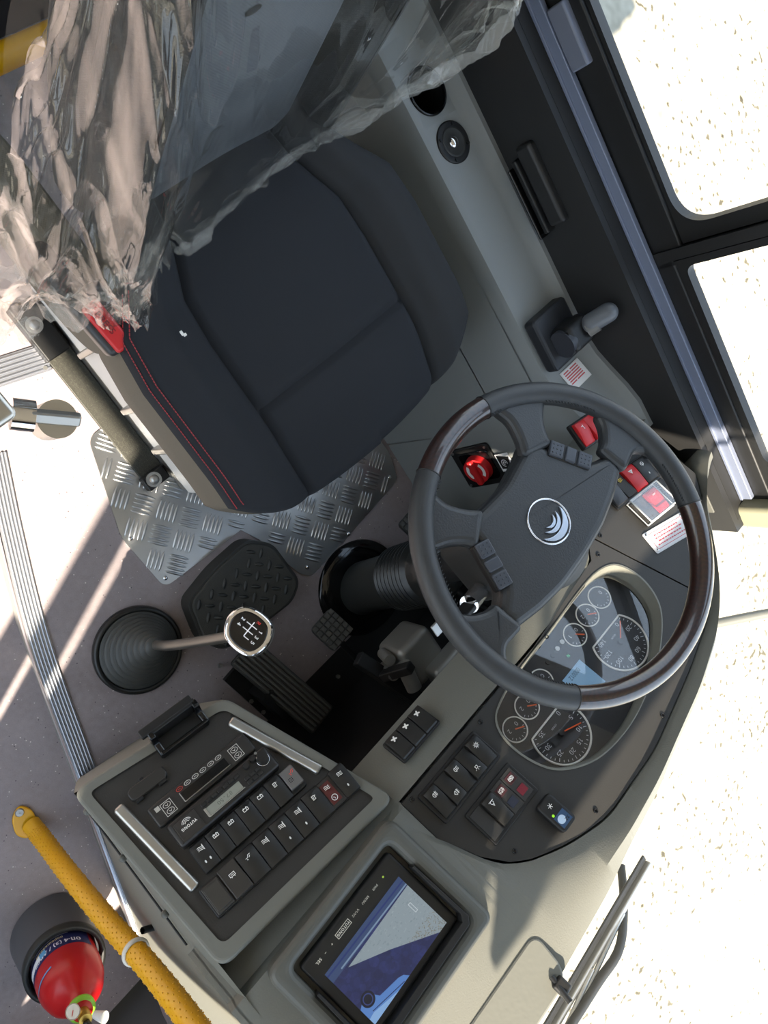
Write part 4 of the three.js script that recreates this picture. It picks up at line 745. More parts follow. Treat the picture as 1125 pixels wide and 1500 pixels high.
// ---------------------------------------------------------------- monitor
{
  const m = thing('dash_monitor', 'black reversing monitor showing a blue and grey camera picture', 'monitor');
  const v = V(1, 0.6, 0).normalize(), n = V(-0.6, 1, 0).normalize();
  orient(m, V(0.8415, 0.694, -0.048), v, n);
  m.rotateZ(0.035);
  const sur = rect(-0.128, 0.128, -0.096, 0.105, 0.02); sur.holes.push(rect(-0.1, 0.1, -0.074, 0.08, 0.012));
  mesh('surround', ext(sur, 0.055, 0.012, 4).translate(0, 0, -0.04), M.dashTrim, m);
  mesh('housing', ext(rect(-0.0925, 0.0925, -0.066, 0.067, 0.007), 0.02, 0.004, 3).translate(0, 0, -0.016), M.black, m);
  const hood = poly([[-0.09, 0.068], [0.09, 0.068], [0.096, 0.060], [0.096, -0.03], [0.1, -0.03], [0.102, 0.07], [0.094, 0.078], [-0.094, 0.078], [-0.102, 0.07], [-0.1, -0.03], [-0.096, -0.03], [-0.096, 0.06]]);
  mesh('hood', ext(hood, 0.026, 0.001).translate(0, 0, -0.004), M.black, m);
  const tx = canvas(640, 384, (x, w, h) => {
    x.fillStyle = '#2a3260'; x.fillRect(0, 0, w, h);
    for (let i = 0; i < 260; i++) { x.fillStyle = ['#323d78', '#262a52', '#3a4684', '#232a4a'][i % 4]; x.beginPath(); x.arc(rnd() * w, rnd() * h, 6 + rnd() * 26, 0, 7); x.globalAlpha = 0.25; x.fill(); } x.globalAlpha = 1;
    x.fillStyle = '#3b4f78'; x.fillRect(0, 318, 640, 66); x.strokeStyle = '#7f97b4'; x.lineWidth = 9; x.beginPath(); x.moveTo(0, 322); x.lineTo(560, 330); x.stroke(); x.strokeStyle = '#2a3a78'; x.beginPath(); x.moveTo(0, 350); x.lineTo(640, 362); x.stroke();
    x.fillStyle = '#94a3ac'; x.beginPath(); x.moveTo(0, 312); x.lineTo(0, 0); x.lineTo(64, 0); x.lineTo(314, 173); x.lineTo(531, 304); x.closePath(); x.fill();
    x.save(); x.clip(); for (let i = 0; i < 600; i++) { x.fillStyle = i % 2 ? '#a9b6bd' : '#77868f'; x.globalAlpha = 0.35; x.fillRect(rnd() * w, rnd() * h, 3 + rnd() * 12, 2 + rnd() * 6); } x.globalAlpha = 0.7; for (let i = 0; i < 260; i++) { x.fillStyle = i % 2 ? '#6d6456' : '#8d8676'; x.fillRect(rnd() * 230, rnd() * 110, 5, 4); } x.restore(); x.globalAlpha = 1;
    x.fillStyle = '#5d8ad0'; x.beginPath(); x.moveTo(340, 0); x.lineTo(360, 30); x.lineTo(390, 44); x.lineTo(520, 70); x.lineTo(563, 150); x.lineTo(640, 110); x.lineTo(640, 0); x.fill();
    x.fillStyle = '#8fb8ea'; x.beginPath(); x.moveTo(430, 0); x.lineTo(600, 44); x.lineTo(640, 40); x.lineTo(640, 0); x.fill(); x.strokeStyle = '#20305c'; x.lineWidth = 4; x.beginPath(); x.moveTo(380, 4); x.lineTo(600, 52); x.stroke();
    x.fillStyle = '#1c1f30'; x.beginPath(); x.arc(575, 112, 42, 0, 7); x.fill(); x.strokeStyle = '#3a4a86'; x.lineWidth = 6; x.beginPath(); x.arc(575, 112, 27, 0, 7); x.stroke();
    x.strokeStyle = '#d9e2e8'; x.lineWidth = 3; x.strokeRect(60, 180, 16, 60);
  });
  const sc = mesh('screen', new THREE.PlaneGeometry(0.154, 0.09), new THREE.MeshPhysicalMaterial({ color: 0x111111, roughness: 0.12, emissive: 0xffffff, emissiveMap: tx, emissiveIntensity: 0.55 }), m);
  sc.position.set(0, 0.011, 0.0045);
  const bt = canvas(1024, 128, (x) => { x.fillStyle = '#141310'; x.fillRect(0, 0, 1024, 128); x.fillStyle = x.strokeStyle = '#cfcabc'; x.textAlign = 'center'; x.font = '28px sans-serif'; ['PWR', 'MENU', 'V1/V2'].forEach((t, i) => x.fillText(t, 250 + i * 120, 74)); x.lineWidth = 5; x.strokeRect(560, 42, 150, 46); x.font = 'bold 34px sans-serif'; x.fillText('YUTONG', 635, 77); ['+', '−', 'SEL'].forEach((t, i) => x.fillText(t, 770 + i * 76, 74)); x.fillStyle = '#b9d24a'; x.beginPath(); x.arc(150, 64, 9, 0, 7); x.fill(); });
  mesh('button_strip', new THREE.PlaneGeometry(0.176, 0.02).translate(0, -0.0505, 0.0043), printed(bt), m);
}

// ---------------------------------------------------------------- steering column, wheel
{
  const c = thing('steering_column', 'black steering column in a bellows sleeve rising from the floor', 'steering column', [0.79, 0, -0.58]);
  const ax = V(-0.2195, 0.774, -0.011).normalize();
  mesh('floor_flange', lathe([[0.0, 0.004], [0.075, 0.016], [0.095, 0.016], [0.112, 0.008], [0.115, 0]], 56), M.blackGloss, c);
  const tubeG = new THREE.Group(); tubeG.name = 'sleeve'; tubeG.quaternion.setFromUnitVectors(V(0, 1, 0), ax); c.add(tubeG);
  mesh('lower_tube', lathe([[0.064, 0.0], [0.064, 0.02], [0.060, 0.03], [0.058, 0.235], [0.055, 0.24]], 40), M.rubber, tubeG);
  const pr = [[0.057, 0.232]];
  for (let i = 0; i < 8; i++) pr.push([0.069, 0.240 + i * 0.018], [0.069, 0.244 + i * 0.018], [0.06, 0.250 + i * 0.018], [0.06, 0.253 + i * 0.018]);
  pr.push([0.056, 0.39], [0.05, 0.42], [0.03, 0.43]);
  mesh('bellows', lathe(pr, 48), S(0x1d1e1d, 0.35), tubeG);
  mesh('shaft', cyl(0.03, 0.03, 0.4, 20).translate(0, 0.56, 0), M.black, tubeG);
  mesh('shroud', ext(poly([[-0.06, -0.06], [0.06, -0.06], [0.075, 0.03], [0.03, 0.065], [-0.03, 0.065], [-0.075, 0.03]], 0.02), 0.19, 0.02, 3).rotateX(-Math.PI / 2).translate(0.0, 0.53, -0.01), S(0x282725, 0.5, lb(0, 20, 0.001)), tubeG);
  mesh('shroud_ring', lathe([[0.06, 0.70], [0.075, 0.73], [0.07, 0.76], [0.05, 0.765]], 36), S(0x3b3934, 0.45), tubeG);
  const k = thing('ignition_key', 'ignition key with a bright key ring in the column lock', 'key', [0.655, 0.585, -0.50]);
  mesh('lock', rod([0.0, -0.01, -0.03], [-0.012, 0.012, 0.01], 0.016, 20), M.chrome, k);
  mesh('blade', rbox(0.004, 0.02, 0.02, 0.001, -0.014, 0.016, 0.014), M.chrome, k);
  mesh('head', rbox(0.012, 0.03, 0.034, 0.005, -0.018, 0.024, 0.03), M.black, k);
  mesh('split_ring', new THREE.TorusGeometry(0.013, 0.0012, 8, 28).rotateX(0.8).translate(-0.02, 0.02, 0.052), M.chrome, k);
  mesh('tag', rbox(0.022, 0.004, 0.03, 0.002, -0.024, 0.01, 0.072), M.steel, k);
}
{
  const W = thing('steering_wheel', 'four-spoke leather steering wheel with two wood veneer rim sections', 'steering wheel');
  const n = V(-0.4115, 0.9114, 0), v = V(0.9114, 0.4115, 0);
  orient(W, V(0.5705, 0.774, -0.591), v, n);
  W.rotateZ(0.122);
  const R = 0.2225, r = 0.0172, arc = (a0, a1, rr) => {
    const g = surf(64, 20, (u, q) => { const a = lerp(a0, a1, u), b = q * Math.PI * 2, c = R + rr * Math.cos(b); return [c * Math.cos(a), c * Math.sin(a), rr * 1.02 * Math.sin(b), u * (a1 - a0) * 1.2, q * 0.6]; });
    return g;
  };
  const D = Math.PI / 180, fa = 35 * D, fb = 145 * D, ra = 251 * D, rb = 288 * D;
  mesh('rim_leather', arc(fb, ra, r), M.leather, W);
  mesh('rim_leather', arc(rb, fa + Math.PI * 2, r), M.leather, W);
  mesh('rim_wood', arc(fa, fb, r * 0.985), M.wood, W);
  mesh('rim_wood', arc(ra, rb, r * 0.985), M.wood, W);
  const gap = new THREE.TorusGeometry(r * 0.99, 0.0012, 8, 32);
  for (const a of [fa, fb, ra, rb]) { const m = mesh('joint', gap, M.black, W); m.position.set(R * Math.cos(a), R * Math.sin(a), 0); m.rotation.set(Math.PI / 2, 0, 0); m.rotation.order = 'ZXY'; m.rotation.z = a; }
  // hub pad
  const half = [[0.0, 0.04], [0.06, 0.0375], [0.11, 0.028], [0.158, 0.013], [0.160, -0.018], [0.142, -0.026], [0.124, -0.036], [0.098, -0.098], [0.096, -0.118], [0.085, -0.133], [0.055, -0.125], [0, -0.118]];
  const full = half.concat(half.slice(1, -1).reverse().map(([x, y]) => [-x, y]));
  const padShape = poly(full, 0.012);
  mesh('hub_pad', ext(padShape, 0.05, 0.016, 5).translate(0, 0, -0.052), M.leather, W);
  // spokes: swept flat tubes from the pad to the rim
  for (const s of [-1, 1]) {
    const lower = poly([[0.052, -0.12], [0.104, -0.096], [0.112, -0.112], [0.128, -0.13], [0.152, -0.143], [0.172, -0.142], [0.14, -0.185], [0.085, -0.207], [0.082, -0.190], [0.084, -0.168], [0.07, -0.140]].map(([x, y]) => [s * x, y]), 0.014);
    mesh('spoke', ext(lower, 0.026, 0.0105, 4).translate(0, 0, -0.022), M.leather, W);
    const upper = poly([[0.150, 0.018], [0.150, -0.034], [0.165, -0.036], [0.186, -0.05], [0.198, -0.072], [0.226, -0.05], [0.227, 0.03], [0.213, 0.052], [0.205, 0.026], [0.19, 0.012]].map(([x, y]) => [s * x, y]), 0.012);
    mesh('spoke', ext(upper, 0.026, 0.0105, 4).translate(0, 0, -0.022), M.leather, W);
    // button clusters beside the pad
    const b = new THREE.Group(); b.name = 'button_cluster'; b.position.set(s * 0.109, -0.066, -0.004); b.rotation.z = s * -0.40; W.add(b);
    mesh('frame', ext(rect(-0.0145, 0.0145, -0.036, 0.036, 0.006), 0.016, 0.004).translate(0, 0, -0.012), M.black, b);
    const bm = S(0x3a3e46, 0.38);
    for (const [y, h] of [[0.0235, 0.024], [0, 0.018], [-0.0235, 0.024]]) mesh('button', rbox(0.024, h * 0.95, 0.008, 0.0025, 0, y, 0.003), bm, b);
    const dots = []; for (const q of [0.0235, -0.0235]) for (let i = 0; i < 3; i++) for (let j = 0; j < 3; j++) dots.push(new THREE.SphereGeometry(0.0013, 6, 4).translate((i - 1) * 0.0065, q + (j - 1) * 0.0062, 0.007));
    mesh('grip_dots', merge(dots), bm, b).userData.kind = 'stuff';
    // stitching along the inner rim beside the spokes
    const st = (a0, a1, k) => { const l = []; for (let i = 0; i < k; i++) { const a = lerp(a0, a1, i / (k - 1)); l.push(rbox(0.0042, 0.0014, 0.0016, 0.0005).rotateZ(a + 0.7).translate(Math.cos(a) * 0.2065, Math.sin(a) * 0.2065, 0.0085)); } return merge(l); };
    const A = (d) => (s > 0 ? d : 180 - d) * D;
    mesh('stitching', merge([st(A(16), A(33), 16), st(A(-44), A(-22), 16), st(A(-70), A(-66), 4)]), M.black, W).userData.kind = 'stuff';
  }
  const e = new THREE.Group(); e.name = 'emblem'; e.position.set(0.0, -0.036, -0.0015); e.scale.setScalar(1.08); W.add(e);
  mesh('ring', new THREE.TorusGeometry(0.031, 0.0014, 8, 48), M.chrome, e);
  mesh('disc', new THREE.CircleGeometry(0.0305, 40).translate(0, 0, -0.0005), M.leather, e);
  const cres = (r0, th, a) => { const s = new THREE.Shape(), m = r0 - th, c = (m * m - r0 * r0) / (2 * m - 2 * r0 * Math.cos(a)), q = m - c, b = Math.atan2(r0 * Math.sin(a), r0 * Math.cos(a) - c); s.absarc(0, 0, r0, -a, a, false); s.absarc(c, 0, q, b, -b, true); s.closePath(); return ext(s, 0.0022, 0.0003, 2, 24); };
  for (const [r0, th, x] of [[0.0272, 0.0092, 0], [0.0172, 0.0058, -0.001], [0.0104, 0.0042, -0.0015]]) mesh('crescent', cres(r0, th, 1.45).translate(x, 0, 0).rotateZ(Math.PI * 0.5 + 0.15), S(0xc9d2df, 0.25, { metalness: 0.7 }), e);
}

// ---------------------------------------------------------------- driver seat
{
  const s = thing('driver_seat', 'black fabric driver seat with red stitching and a plastic-covered backrest', 'seat');
  const ZC = -0.597, X0 = -0.13;
  const hw = (x) => interp([[-0.13, 0.175], [-0.06, 0.2], [-0.02, 0.228], [0.03, 0.268], [0.1, 0.278], [0.3, 0.276], [0.4, 0.265]], x);
  const xf = (t) => 0.398 - 0.02 * Math.pow(Math.abs(t), 2) - 0.075 * Math.pow(Math.abs(t), 6);
  const top = (x, z, t) => {
    const a = Math.abs(t), bol = ss(0.56, 0.78, a) * 0.026, edge = Math.min((1 - a) * hw(x), xf(t) - x), r = t < 0 ? 0.022 : 0.035;
    const d = edge < r ? r - Math.sqrt(Math.max(0, r * r - (r - edge) * (r - edge))) : 0;
    const seam = 0.009 * Math.exp(-Math.pow((a - 0.585) / 0.022, 2)) + (a < 0.585 ? 0.007 * Math.exp(-Math.pow((x - 0.218) / 0.007, 2)) : 0);
    return 0.478 + bol - d - seam - 0.03 * ss(0.24, 0.4, x) + 0.006 * Math.cos(t * 4);
  };
  const zz = (x, t) => ZC - t * (hw(x) + (t < 0 ? 0.016 * t * t : 0));
  const patch = (t0, t1, x0, x1, nu, nv) => surf(nu, nv, (u, v) => { const t = lerp(t0, t1, u), xe = x1 === null ? xf(t) : x1, x = lerp(x0, xe, v), z = zz(x, t); return [x, top(x, z, t), z, z * 4, x * 4]; });
  mesh('cushion_centre', patch(0.585, -0.585, X0, 0.218, 60, 50), M.fabric, s);
  mesh('cushion_front', patch(0.585, -0.585, 0.218, null, 60, 40), M.fabric, s);
  mesh('bolster', patch(1, 0.585, X0, null, 30, 90), M.fabricSide, s);
  mesh('bolster', patch(-0.585, -1, X0, null, 30, 90), M.fabric, s);
  // skirt round the cushion, black cloth given a painted sunlit tone
  const loop = [];
  for (let i = 0; i <= 60; i++) { const x = lerp(X0, xf(1) - 1e-4, i / 60); loop.push([x, zz(x, -1), -1]); }
  for (let i = 1; i < 60; i++) { const t = lerp(-1, 1, i / 60), x = xf(t); loop.push([x, zz(x, t), t]); }
  for (let i = 60; i >= 0; i--) { const x = lerp(X0, xf(1) - 1e-4, i / 60); loop.push([x, zz(x, 1), 1]); }
  const cx = 0.14;
  mesh('skirt', surf(loop.length - 1, 3, (u, v) => { const [x, z, t] = loop[Math.round(u * (loop.length - 1))], k = [1, 1.012, 1.0, 0.93][Math.round(v * 3)], y = [0.446, 0.428, 0.38, 0.345][Math.round(v * 3)]; const y0 = top(x, z, t); return [cx + (x - cx) * k, Math.round(v * 3) === 0 ? y0 : y - 0.03 * ss(0.24, 0.4, x), ZC + (z - ZC) * k, u * 6, v]; }), M.fabricSunlit, s);
  // red double stitching along the aisle side edge
  const stitch = (dt) => { const l = []; for (let i = 0; i < 74; i++) { const x = lerp(-0.02, 0.305, i / 73), t = -1 + dt, z = zz(x, t), x2 = x + 0.0034, z2 = zz(x2, t); l.push(rod([x, top(x, z, t) + 0.0012, z], [x2, top(x2, z2, t) + 0.0012, z2], 0.0008, 5)); } return merge(l); };
  for (const d of [0.02, 0.05]) mesh('stitching', stitch(d), M.thread, s).userData.kind = 'stuff';
  // base and height bellows
  mesh('base', merge([rbox(0.40, 0.33, 0.40, 0.03, 0.12, 0.18, ZC)]), M.black, s);
  // aisle side slide rails and frame
  mesh('floor_rail', rbox(0.40, 0.008, 0.05, 0.002, 0.095, 0.006, -0.355), M.grit, s);
  mesh('foot_bracket', rbox(0.11, 0.03, 0.05, 0.004, -0.055, 0.018, -0.350), M.black, s);
  mesh('foot_bracket', rbox(0.03, 0.026, 0.05, 0.003, 0.285, 0.016, -0.350), M.black, s);
  for (const [x, z] of [[-0.065, -0.345], [0.283, -0.343]]) mesh('bolt', merge([cyl(0.015, 0.015, 0.006, 20).translate(x, 0.036, z), new THREE.SphereGeometry(0.010, 16, 8, 0, 7, 0, 1.57).translate(x, 0.038, z)]), M.steel, s);
  mesh('slide_rail', merge([rbox(0.46, 0.03, 0.010, 0.003, 0.11, 0.022, -0.386), rbox(0.46, 0.012, 0.014, 0.003, 0.11, 0.06, -0.386)]), M.steel, s);
  mesh('side_frame', merge([rbox(0.46, 0.16, 0.012, 0.005, 0.11, 0.15, -0.378), rbox(0.44, 0.02, 0.03, 0.006, 0.11, 0.235, -0.375)]), S(0xcfd0ce, 0.45, { metalness: 0.2 }), s);
  for (const x of [0.02, 0.14, 0.23]) mesh('frame_rib', rbox(0.012, 0.12, 0.02, 0.003, x, 0.16, -0.366), M.steel, s);
  mesh('side_cover', ext(smooth([[-0.28, 0.30], [-0.28, 0.42], [-0.12, 0.45], [0.0, 0.43], [0.035, 0.38], [0.02, 0.30], [-0.08, 0.26]]), 0.05, 0.012, 3).translate(0, 0, -0.375), M.fabricSunlit, s);
  // backrest
  const b = new THREE.Group(); b.name = 'backrest'; b.position.set(-0.10, 0.43, ZC); b.rotation.z = 0.24; s.add(b);
  const out = (k) => poly([[-0.24 * k, 0.0, 0.05], [0.24 * k, 0.0, 0.05], [0.26 * k, 0.30], [0.23 * k, 0.62], [0.14 * k, 0.82], [-0.14 * k, 0.82], [-0.23 * k, 0.62], [-0.26 * k, 0.30]], 0.06);
  const face = (g) => g.rotateY(Math.PI / 2);   // shape x -> -z
  mesh('shell', face(ext(out(0.87), 0.075, 0.025, 4).translate(0, 0, -0.09)), M.fabricSide, b);
  mesh('centre_panel', face(ext(poly([[-0.145, 0.03], [0.145, 0.03], [0.15, 0.4], [0.13, 0.76], [-0.13, 0.76], [-0.15, 0.4]], 0.04), 0.04, 0.016, 4).translate(0, 0, -0.03)), S(0x5a6068, 0.8, { bumpMap: again(TX.weave, 7, 7), bumpScale: 0.0006 }), b);
  for (const q of [-1, 1]) mesh('side_wing', face(ext(poly([[q * 0.16, 0.03], [q * 0.215, 0.03], [q * 0.228, 0.3], [q * 0.205, 0.6], [q * 0.165, 0.7]], 0.03), 0.085, 0.03, 5).translate(0, 0, -0.03)), M.fabricSide, b);
  mesh('painted_vent_hole', new THREE.CircleGeometry(0.012, 20).scale(1, 0.55, 1).rotateY(Math.PI / 2).translate(0.0108, 0.36, 0.04), M.black, b);  // flat black disc, the darkness inside the hole is painted
  const bu = thing('seat_belt_buckle', 'seat belt buckle with a red release button beside the cushion', 'buckle', [-0.008, 0.475, -0.322]); bu.scale.setScalar(1.25);
  bu.rotation.set(0.1, 0.1, -0.15);
  mesh('stalk', rbox(0.10, 0.05, 0.03, 0.012, -0.045, -0.03, 0.004), M.black, bu);
  mesh('housing', rbox(0.072, 0.026, 0.045, 0.008, 0, 0, 0), S(0x2e2e2f, 0.4), bu);
  const rb = mesh('release_button', rbox(0.058, 0.012, 0.021, 0.004, 0.006, 0.012, 0.004), M.redPlastic, bu);
  const t = canvas(128, 48, (x) => { x.clearRect(0, 0, 128, 48); x.fillStyle = '#7c1418'; x.font = 'bold 34px sans-serif'; x.fillText('PRESS', 6, 36); });
  mesh('lettering', new THREE.PlaneGeometry(0.036, 0.013).rotateX(-Math.PI / 2).translate(0.004, 0.0186, 0.004), new THREE.MeshPhysicalMaterial({ map: t, transparent: true, roughness: 0.5 }), rb);
  const sc = thing('paper_scrap', 'tiny white scrap lying on the seat bolster', 'scrap', [0.062, 0.502, -0.392]);
  mesh('flake', merge([rbox(0.007, 0.0015, 0.004, 0.0006), rbox(0.004, 0.0015, 0.005, 0.0006, 0.004, 0.0008, -0.002)]), M.white, sc);
}
{ // crumpled clear film over the backrest
  const f = thing('plastic_cover', 'crumpled clear plastic film wrapped over the seat backrest', 'plastic cover');
  // columns from the window side to the aisle side: [bottom point], [top point]
  const col = [
    [[-0.10, 0.72, -0.95], [-0.40, 1.15, -1.00]],
    [[-0.085, 0.66, -0.93], [-0.36, 1.18, -0.95]],
    [[-0.075, 0.59, -0.91], [-0.30, 1.2, -0.87]],
    [[-0.075, 0.545, -0.84], [-0.27, 1.24, -0.80]],
    [[-0.075, 0.52, -0.775], [-0.255, 1.28, -0.72]],
    [[-0.085, 0.512, -0.70], [-0.25, 1.28, -0.64]],
    [[-0.09, 0.51, -0.635], [-0.25, 1.28, -0.55]],
    [[-0.075, 0.51, -0.56], [-0.25, 1.28, -0.47]],
    [[-0.065, 0.51, -0.485], [-0.24, 1.26, -0.40]],
    [[-0.08, 0.515, -0.445], [-0.24, 1.22, -0.35]],
    [[-0.055, 0.53, -0.39], [-0.24, 1.2, -0.33]],
    [[-0.045, 0.535, -0.345], [-0.235, 1.16, -0.31]],
    [[-0.075, 0.51, -0.31], [-0.23, 1.12, -0.30]],
    [[-0.11, 0.49, -0.27], [-0.225, 1.08, -0.285]],
    [[-0.155, 0.47, -0.235], [-0.22, 1.04, -0.275]],
    [[-0.21, 0.46, -0.215], [-0.22, 1.0, -0.268]],
  ];
  const A = new THREE.CatmullRomCurve3(col.map((c) => V(...c[0])), false, 'centripetal'), B = new THREE.CatmullRomCurve3(col.map((c) => V(...c[1])), false, 'centripetal');
  const ridge = (x, y, z) => 1 - 2 * Math.abs(noise(x, y, z));
  // long folds running up the sheet, sharp creases across them, a ruffle along the lower edge
  const film = (off, amp, sd, v1 = 1) => surf(420, v1 < 1 ? 50 : 200, (u, v0) => {
    const v = v0 * v1;
    const p = A.getPoint(u).lerp(B.getPoint(u), v), bag = Math.sin(Math.PI * Math.min(1, v * 1.2));
    const side = ss(0.5, 0.72, u) + ss(0.24, 0.05, u) * 0.5, low = Math.exp(-v * 11), a = amp * (0.3 + side * 0.85 + 0.9 * low);
    const w = u * 11 + noise(u * 4, v * 2.0, sd) * 2.4 + v * 1.2;
    let d = ridge(w, v * 0.9, sd) * 0.036 + ridge(u * 17 - v * 5 + noise(u * 7, v * 4, sd + 8), v * 1.3, sd + 2) * 0.014;
    d += ridge(u * 60 + v * 12, v * 7 - u * 9, sd + 4) * 0.0034 * (0.3 + side * 0.35 + low * 1.8) + ridge(u * 150, v * 40, sd + 6) * 0.0016 * (side * 0.15 + low * 2);
    d *= a * (0.3 + 0.7 * ss(0, 0.08, v));
    const e = (0.026 * noise(u * 22, 3, sd + 1) + 0.01 * noise(u * 70, 8, sd)) * Math.exp(-v * 14);
    p.x += d * 0.8 + off + bag * 0.03; p.y += d * 0.35 + e; p.z += d * (u > 0.55 ? 0.6 : -0.1);
    return [p.x, p.y, p.z, u * 2, v * 1.2];
  });
  mesh('outer_film', film(0.022, 1.0, 1.3), M.film, f);
  mesh('middle_film', film(0.012, 0.9, 5.2), M.veil, f);
  mesh('gathered_hem', film(0.018, 1.3, 14.3, 0.12), M.hem, f);
  mesh('gathered_hem', film(0.008, 1.5, 21.7, 0.075), M.hem, f);
}

// ---------------------------------------------------------------- entrance: yellow grab rail, fire extinguisher, latch
{
  const g = thing('grab_rail', 'yellow textured grab rail rising from the entrance floor', 'handrail', [0.735, -0.24, 0.27]);
  const a = V(0.01, 0.022, 0.006), dir = V(0.36, 0.62, -0.01);
  mesh('foot_flange', ext(poly([[-0.035, 0.0], [-0.012, 0.022], [0.03, 0.024], [0.05, 0.0], [0.03, -0.024], [-0.012, -0.022]], 0.018), 0.008, 0.003).rotateX(-Math.PI / 2).rotateY(-0.4), M.yellow, g);
  const sc = mesh('screw', merge([cyl(0.0095, 0.0075, 0.003, 20), box(0.011, 0.0006, 0.002, 0, 0.0017, 0), box(0.002, 0.0006, 0.011, 0, 0.0017, 0)]), M.steel, g); sc.position.set(-0.018, 0.0095, -0.004);
  const P = [[0.022, 0.004, -0.002], [0.05, 0.045, -0.002], [0.080, 0.18, -0.010], [0.115, 0.37, -0.026], [0.134, 0.52, -0.043], [0.146, 0.70, -0.058], [0.15, 0.9, -0.07]];
  const crv = new THREE.CatmullRomCurve3(P.map((p) => V(...p)), false, 'centripetal');
  mesh('tube', new THREE.TubeGeometry(crv, 60, 0.0195, 20), M.yellow, g);
  const bumps = [], bg = new THREE.SphereGeometry(0.0016, 5, 3);
  for (let i = 8; i < 92; i++) for (let j = 0; j < 12; j++) { const t = i / 96, p = crv.getPoint(t), d = crv.getTangent(t), n = V(0, 0, 1).cross(d).normalize(), b = d.clone().cross(n), an = (j + (i & 1) * 0.5) / 12 * Math.PI * 2; p.addScaledVector(n, Math.cos(an) * 0.0195).addScaledVector(b, Math.sin(an) * 0.0195); bumps.push(bg.clone().translate(p.x, p.y, p.z)); }
  mesh('texture_bumps', merge(bumps), M.yellow, g).userData.kind = 'stuff';
  const tie = thing('cable_tie', 'pale cable tie holding a black cable to the yellow rail', 'cable tie');
  const c = crv.getPoint(0.62), d = crv.getTangent(0.62); c.add(g.position);
  const r = mesh('band', new THREE.TorusGeometry(0.0215, 0.0032, 8, 36).scale(1, 1, 1.6), M.offwhite, tie); r.position.copy(c); r.quaternion.setFromUnitVectors(V(0, 0, 1), d);
  mesh('cable', tube([[c.x - 0.02, c.y + 0.0, c.z - 0.03], [c.x, c.y - 0.01, c.z - 0.045], [c.x + 0.03, c.y, c.z - 0.075], [c.x + 0.05, c.y + 0.005, c.z - 0.09]], 0.006, 20, 8), M.black, tie);
}
{
  const h = thing('extinguisher_holder', 'grey plastic cup holding the fire extinguisher on the entrance floor', 'holder', [0.985, -0.24, 0.392]);
  mesh('cup', lathe([[0.082, 0.0], [0.088, 0.004], [0.078, 0.12], [0.0765, 0.125], [0.074, 0.125], [0.072, 0.02], [0.0, 0.02]], 56), S(0x55565a, 0.45), h);
  mesh('rim_band', lathe([[0.0775, 0.115], [0.081, 0.118], [0.081, 0.136], [0.071, 0.138], [0.070, 0.12]], 56), M.rubber, h);
  const e = thing('fire_extinguisher', 'red fire extinguisher with a round gauge and printed labels', 'extinguisher', [0.985, -0.338, 0.392]);
  e.scale.set(0.84, 1, 0.84);
  mesh('bottle', lathe([[0.0, 0.12], [0.072, 0.123], [0.076, 0.14], [0.076, 0.27], [0.074, 0.30], [0.066, 0.325], [0.05, 0.345], [0.03, 0.358], [0.022, 0.385], [0.022, 0.40], [0, 0.40]], 56), M.red, e);
  const lab = canvas(512, 128, (x) => { x.fillStyle = '#1c2358'; x.fillRect(0, 0, 512, 128); x.fillStyle = '#e8e6f0'; x.font = 'bold 40px sans-serif'; x.fillText('ОП-4 (з) / ABCE', 60, 50); x.fillStyle = '#e6cf9a'; x.font = 'bold 26px sans-serif'; x.fillText('порошковый', 150, 86); x.fillStyle = '#e8e6f0'; x.fillRect(120, 98, 300, 5); x.fillRect(160, 110, 220, 5); });
  const band = (r0, r1, y0, y1, a0, a1, m, name) => mesh(name, surf(32, 1, (u, v) => { const a = lerp(a0, a1, u), r = lerp(r0, r1, v); return [r * Math.cos(a), lerp(y0, y1, v), -r * Math.sin(a), u, v]; }), m, e);
  band(0.0767, 0.0763, 0.215, 0.268, 1.7, 4.6, printed(lab), 'label');
  const lb2 = canvas(256, 256, (x) => { x.fillStyle = '#dfe6ec'; x.fillRect(0, 0, 256, 256); x.fillStyle = '#5c9ed0'; x.fillRect(0, 0, 256, 46); x.fillRect(0, 200, 60, 56); x.fillStyle = '#e0a92c'; x.fillRect(96, 96, 44, 96); x.strokeStyle = '#8d949a'; x.lineWidth = 4; x.strokeRect(80, 84, 76, 120); x.fillStyle = '#7d858c'; for (let i = 0; i < 8; i++) x.fillRect(172, 90 + i * 14, 54, 5); });
  band(0.0772, 0.0735, 0.24, 0.305, 3.15, 4.15, printed(lb2), 'sticker');
  mesh('neck_ring', lathe([[0.022, 0.384], [0.030, 0.384], [0.030, 0.392], [0.022, 0.393]], 32), S(0x86c23a, 0.4), e);
  mesh('valve', merge([cyl(0.014, 0.014, 0.03, 20).translate(0, 0.41, 0), rod([0, 0.41, 0], [-0.03, 0.41, 0.006], 0.008, 14)]), S(0xc9a04a, 0.35, { metalness: 0.8 }), e);
  const g = new THREE.Group(); g.name = 'pressure_gauge'; g.position.set(-0.032, 0.415, 0.006); e.add(g);
  orient(g, V(-0.032, 0.415, 0.006), V(0.7, 0.55, 0.1), V(-0.62, 0.75, -0.25));
  mesh('case', cylZ(0.0155, 0.0155, 0.010, 28), M.chrome, g);
  mesh('face', new THREE.CircleGeometry(0.0135, 28).translate(0, 0, 0.0055), M.offwhite, g);
  mesh('needle', rbox(0.011, 0.0016, 0.001, 0.0004, 0.003, 0, 0.006).rotateZ(0.8), INK.red, g);
  mesh('handle', merge([bar([0, 0.425, 0], [0.085, 0.455, 0.03], 0.02, 0.012), bar([0, 0.44, 0], [0.088, 0.485, 0.03], 0.02, 0.008)]), M.black, e);
  mesh('safety_cap', rod([0.004, 0.43, -0.02], [0.008, 0.455, -0.035], 0.008, 18, 0.0125), S(0xdcdcd8, 0.4), e);
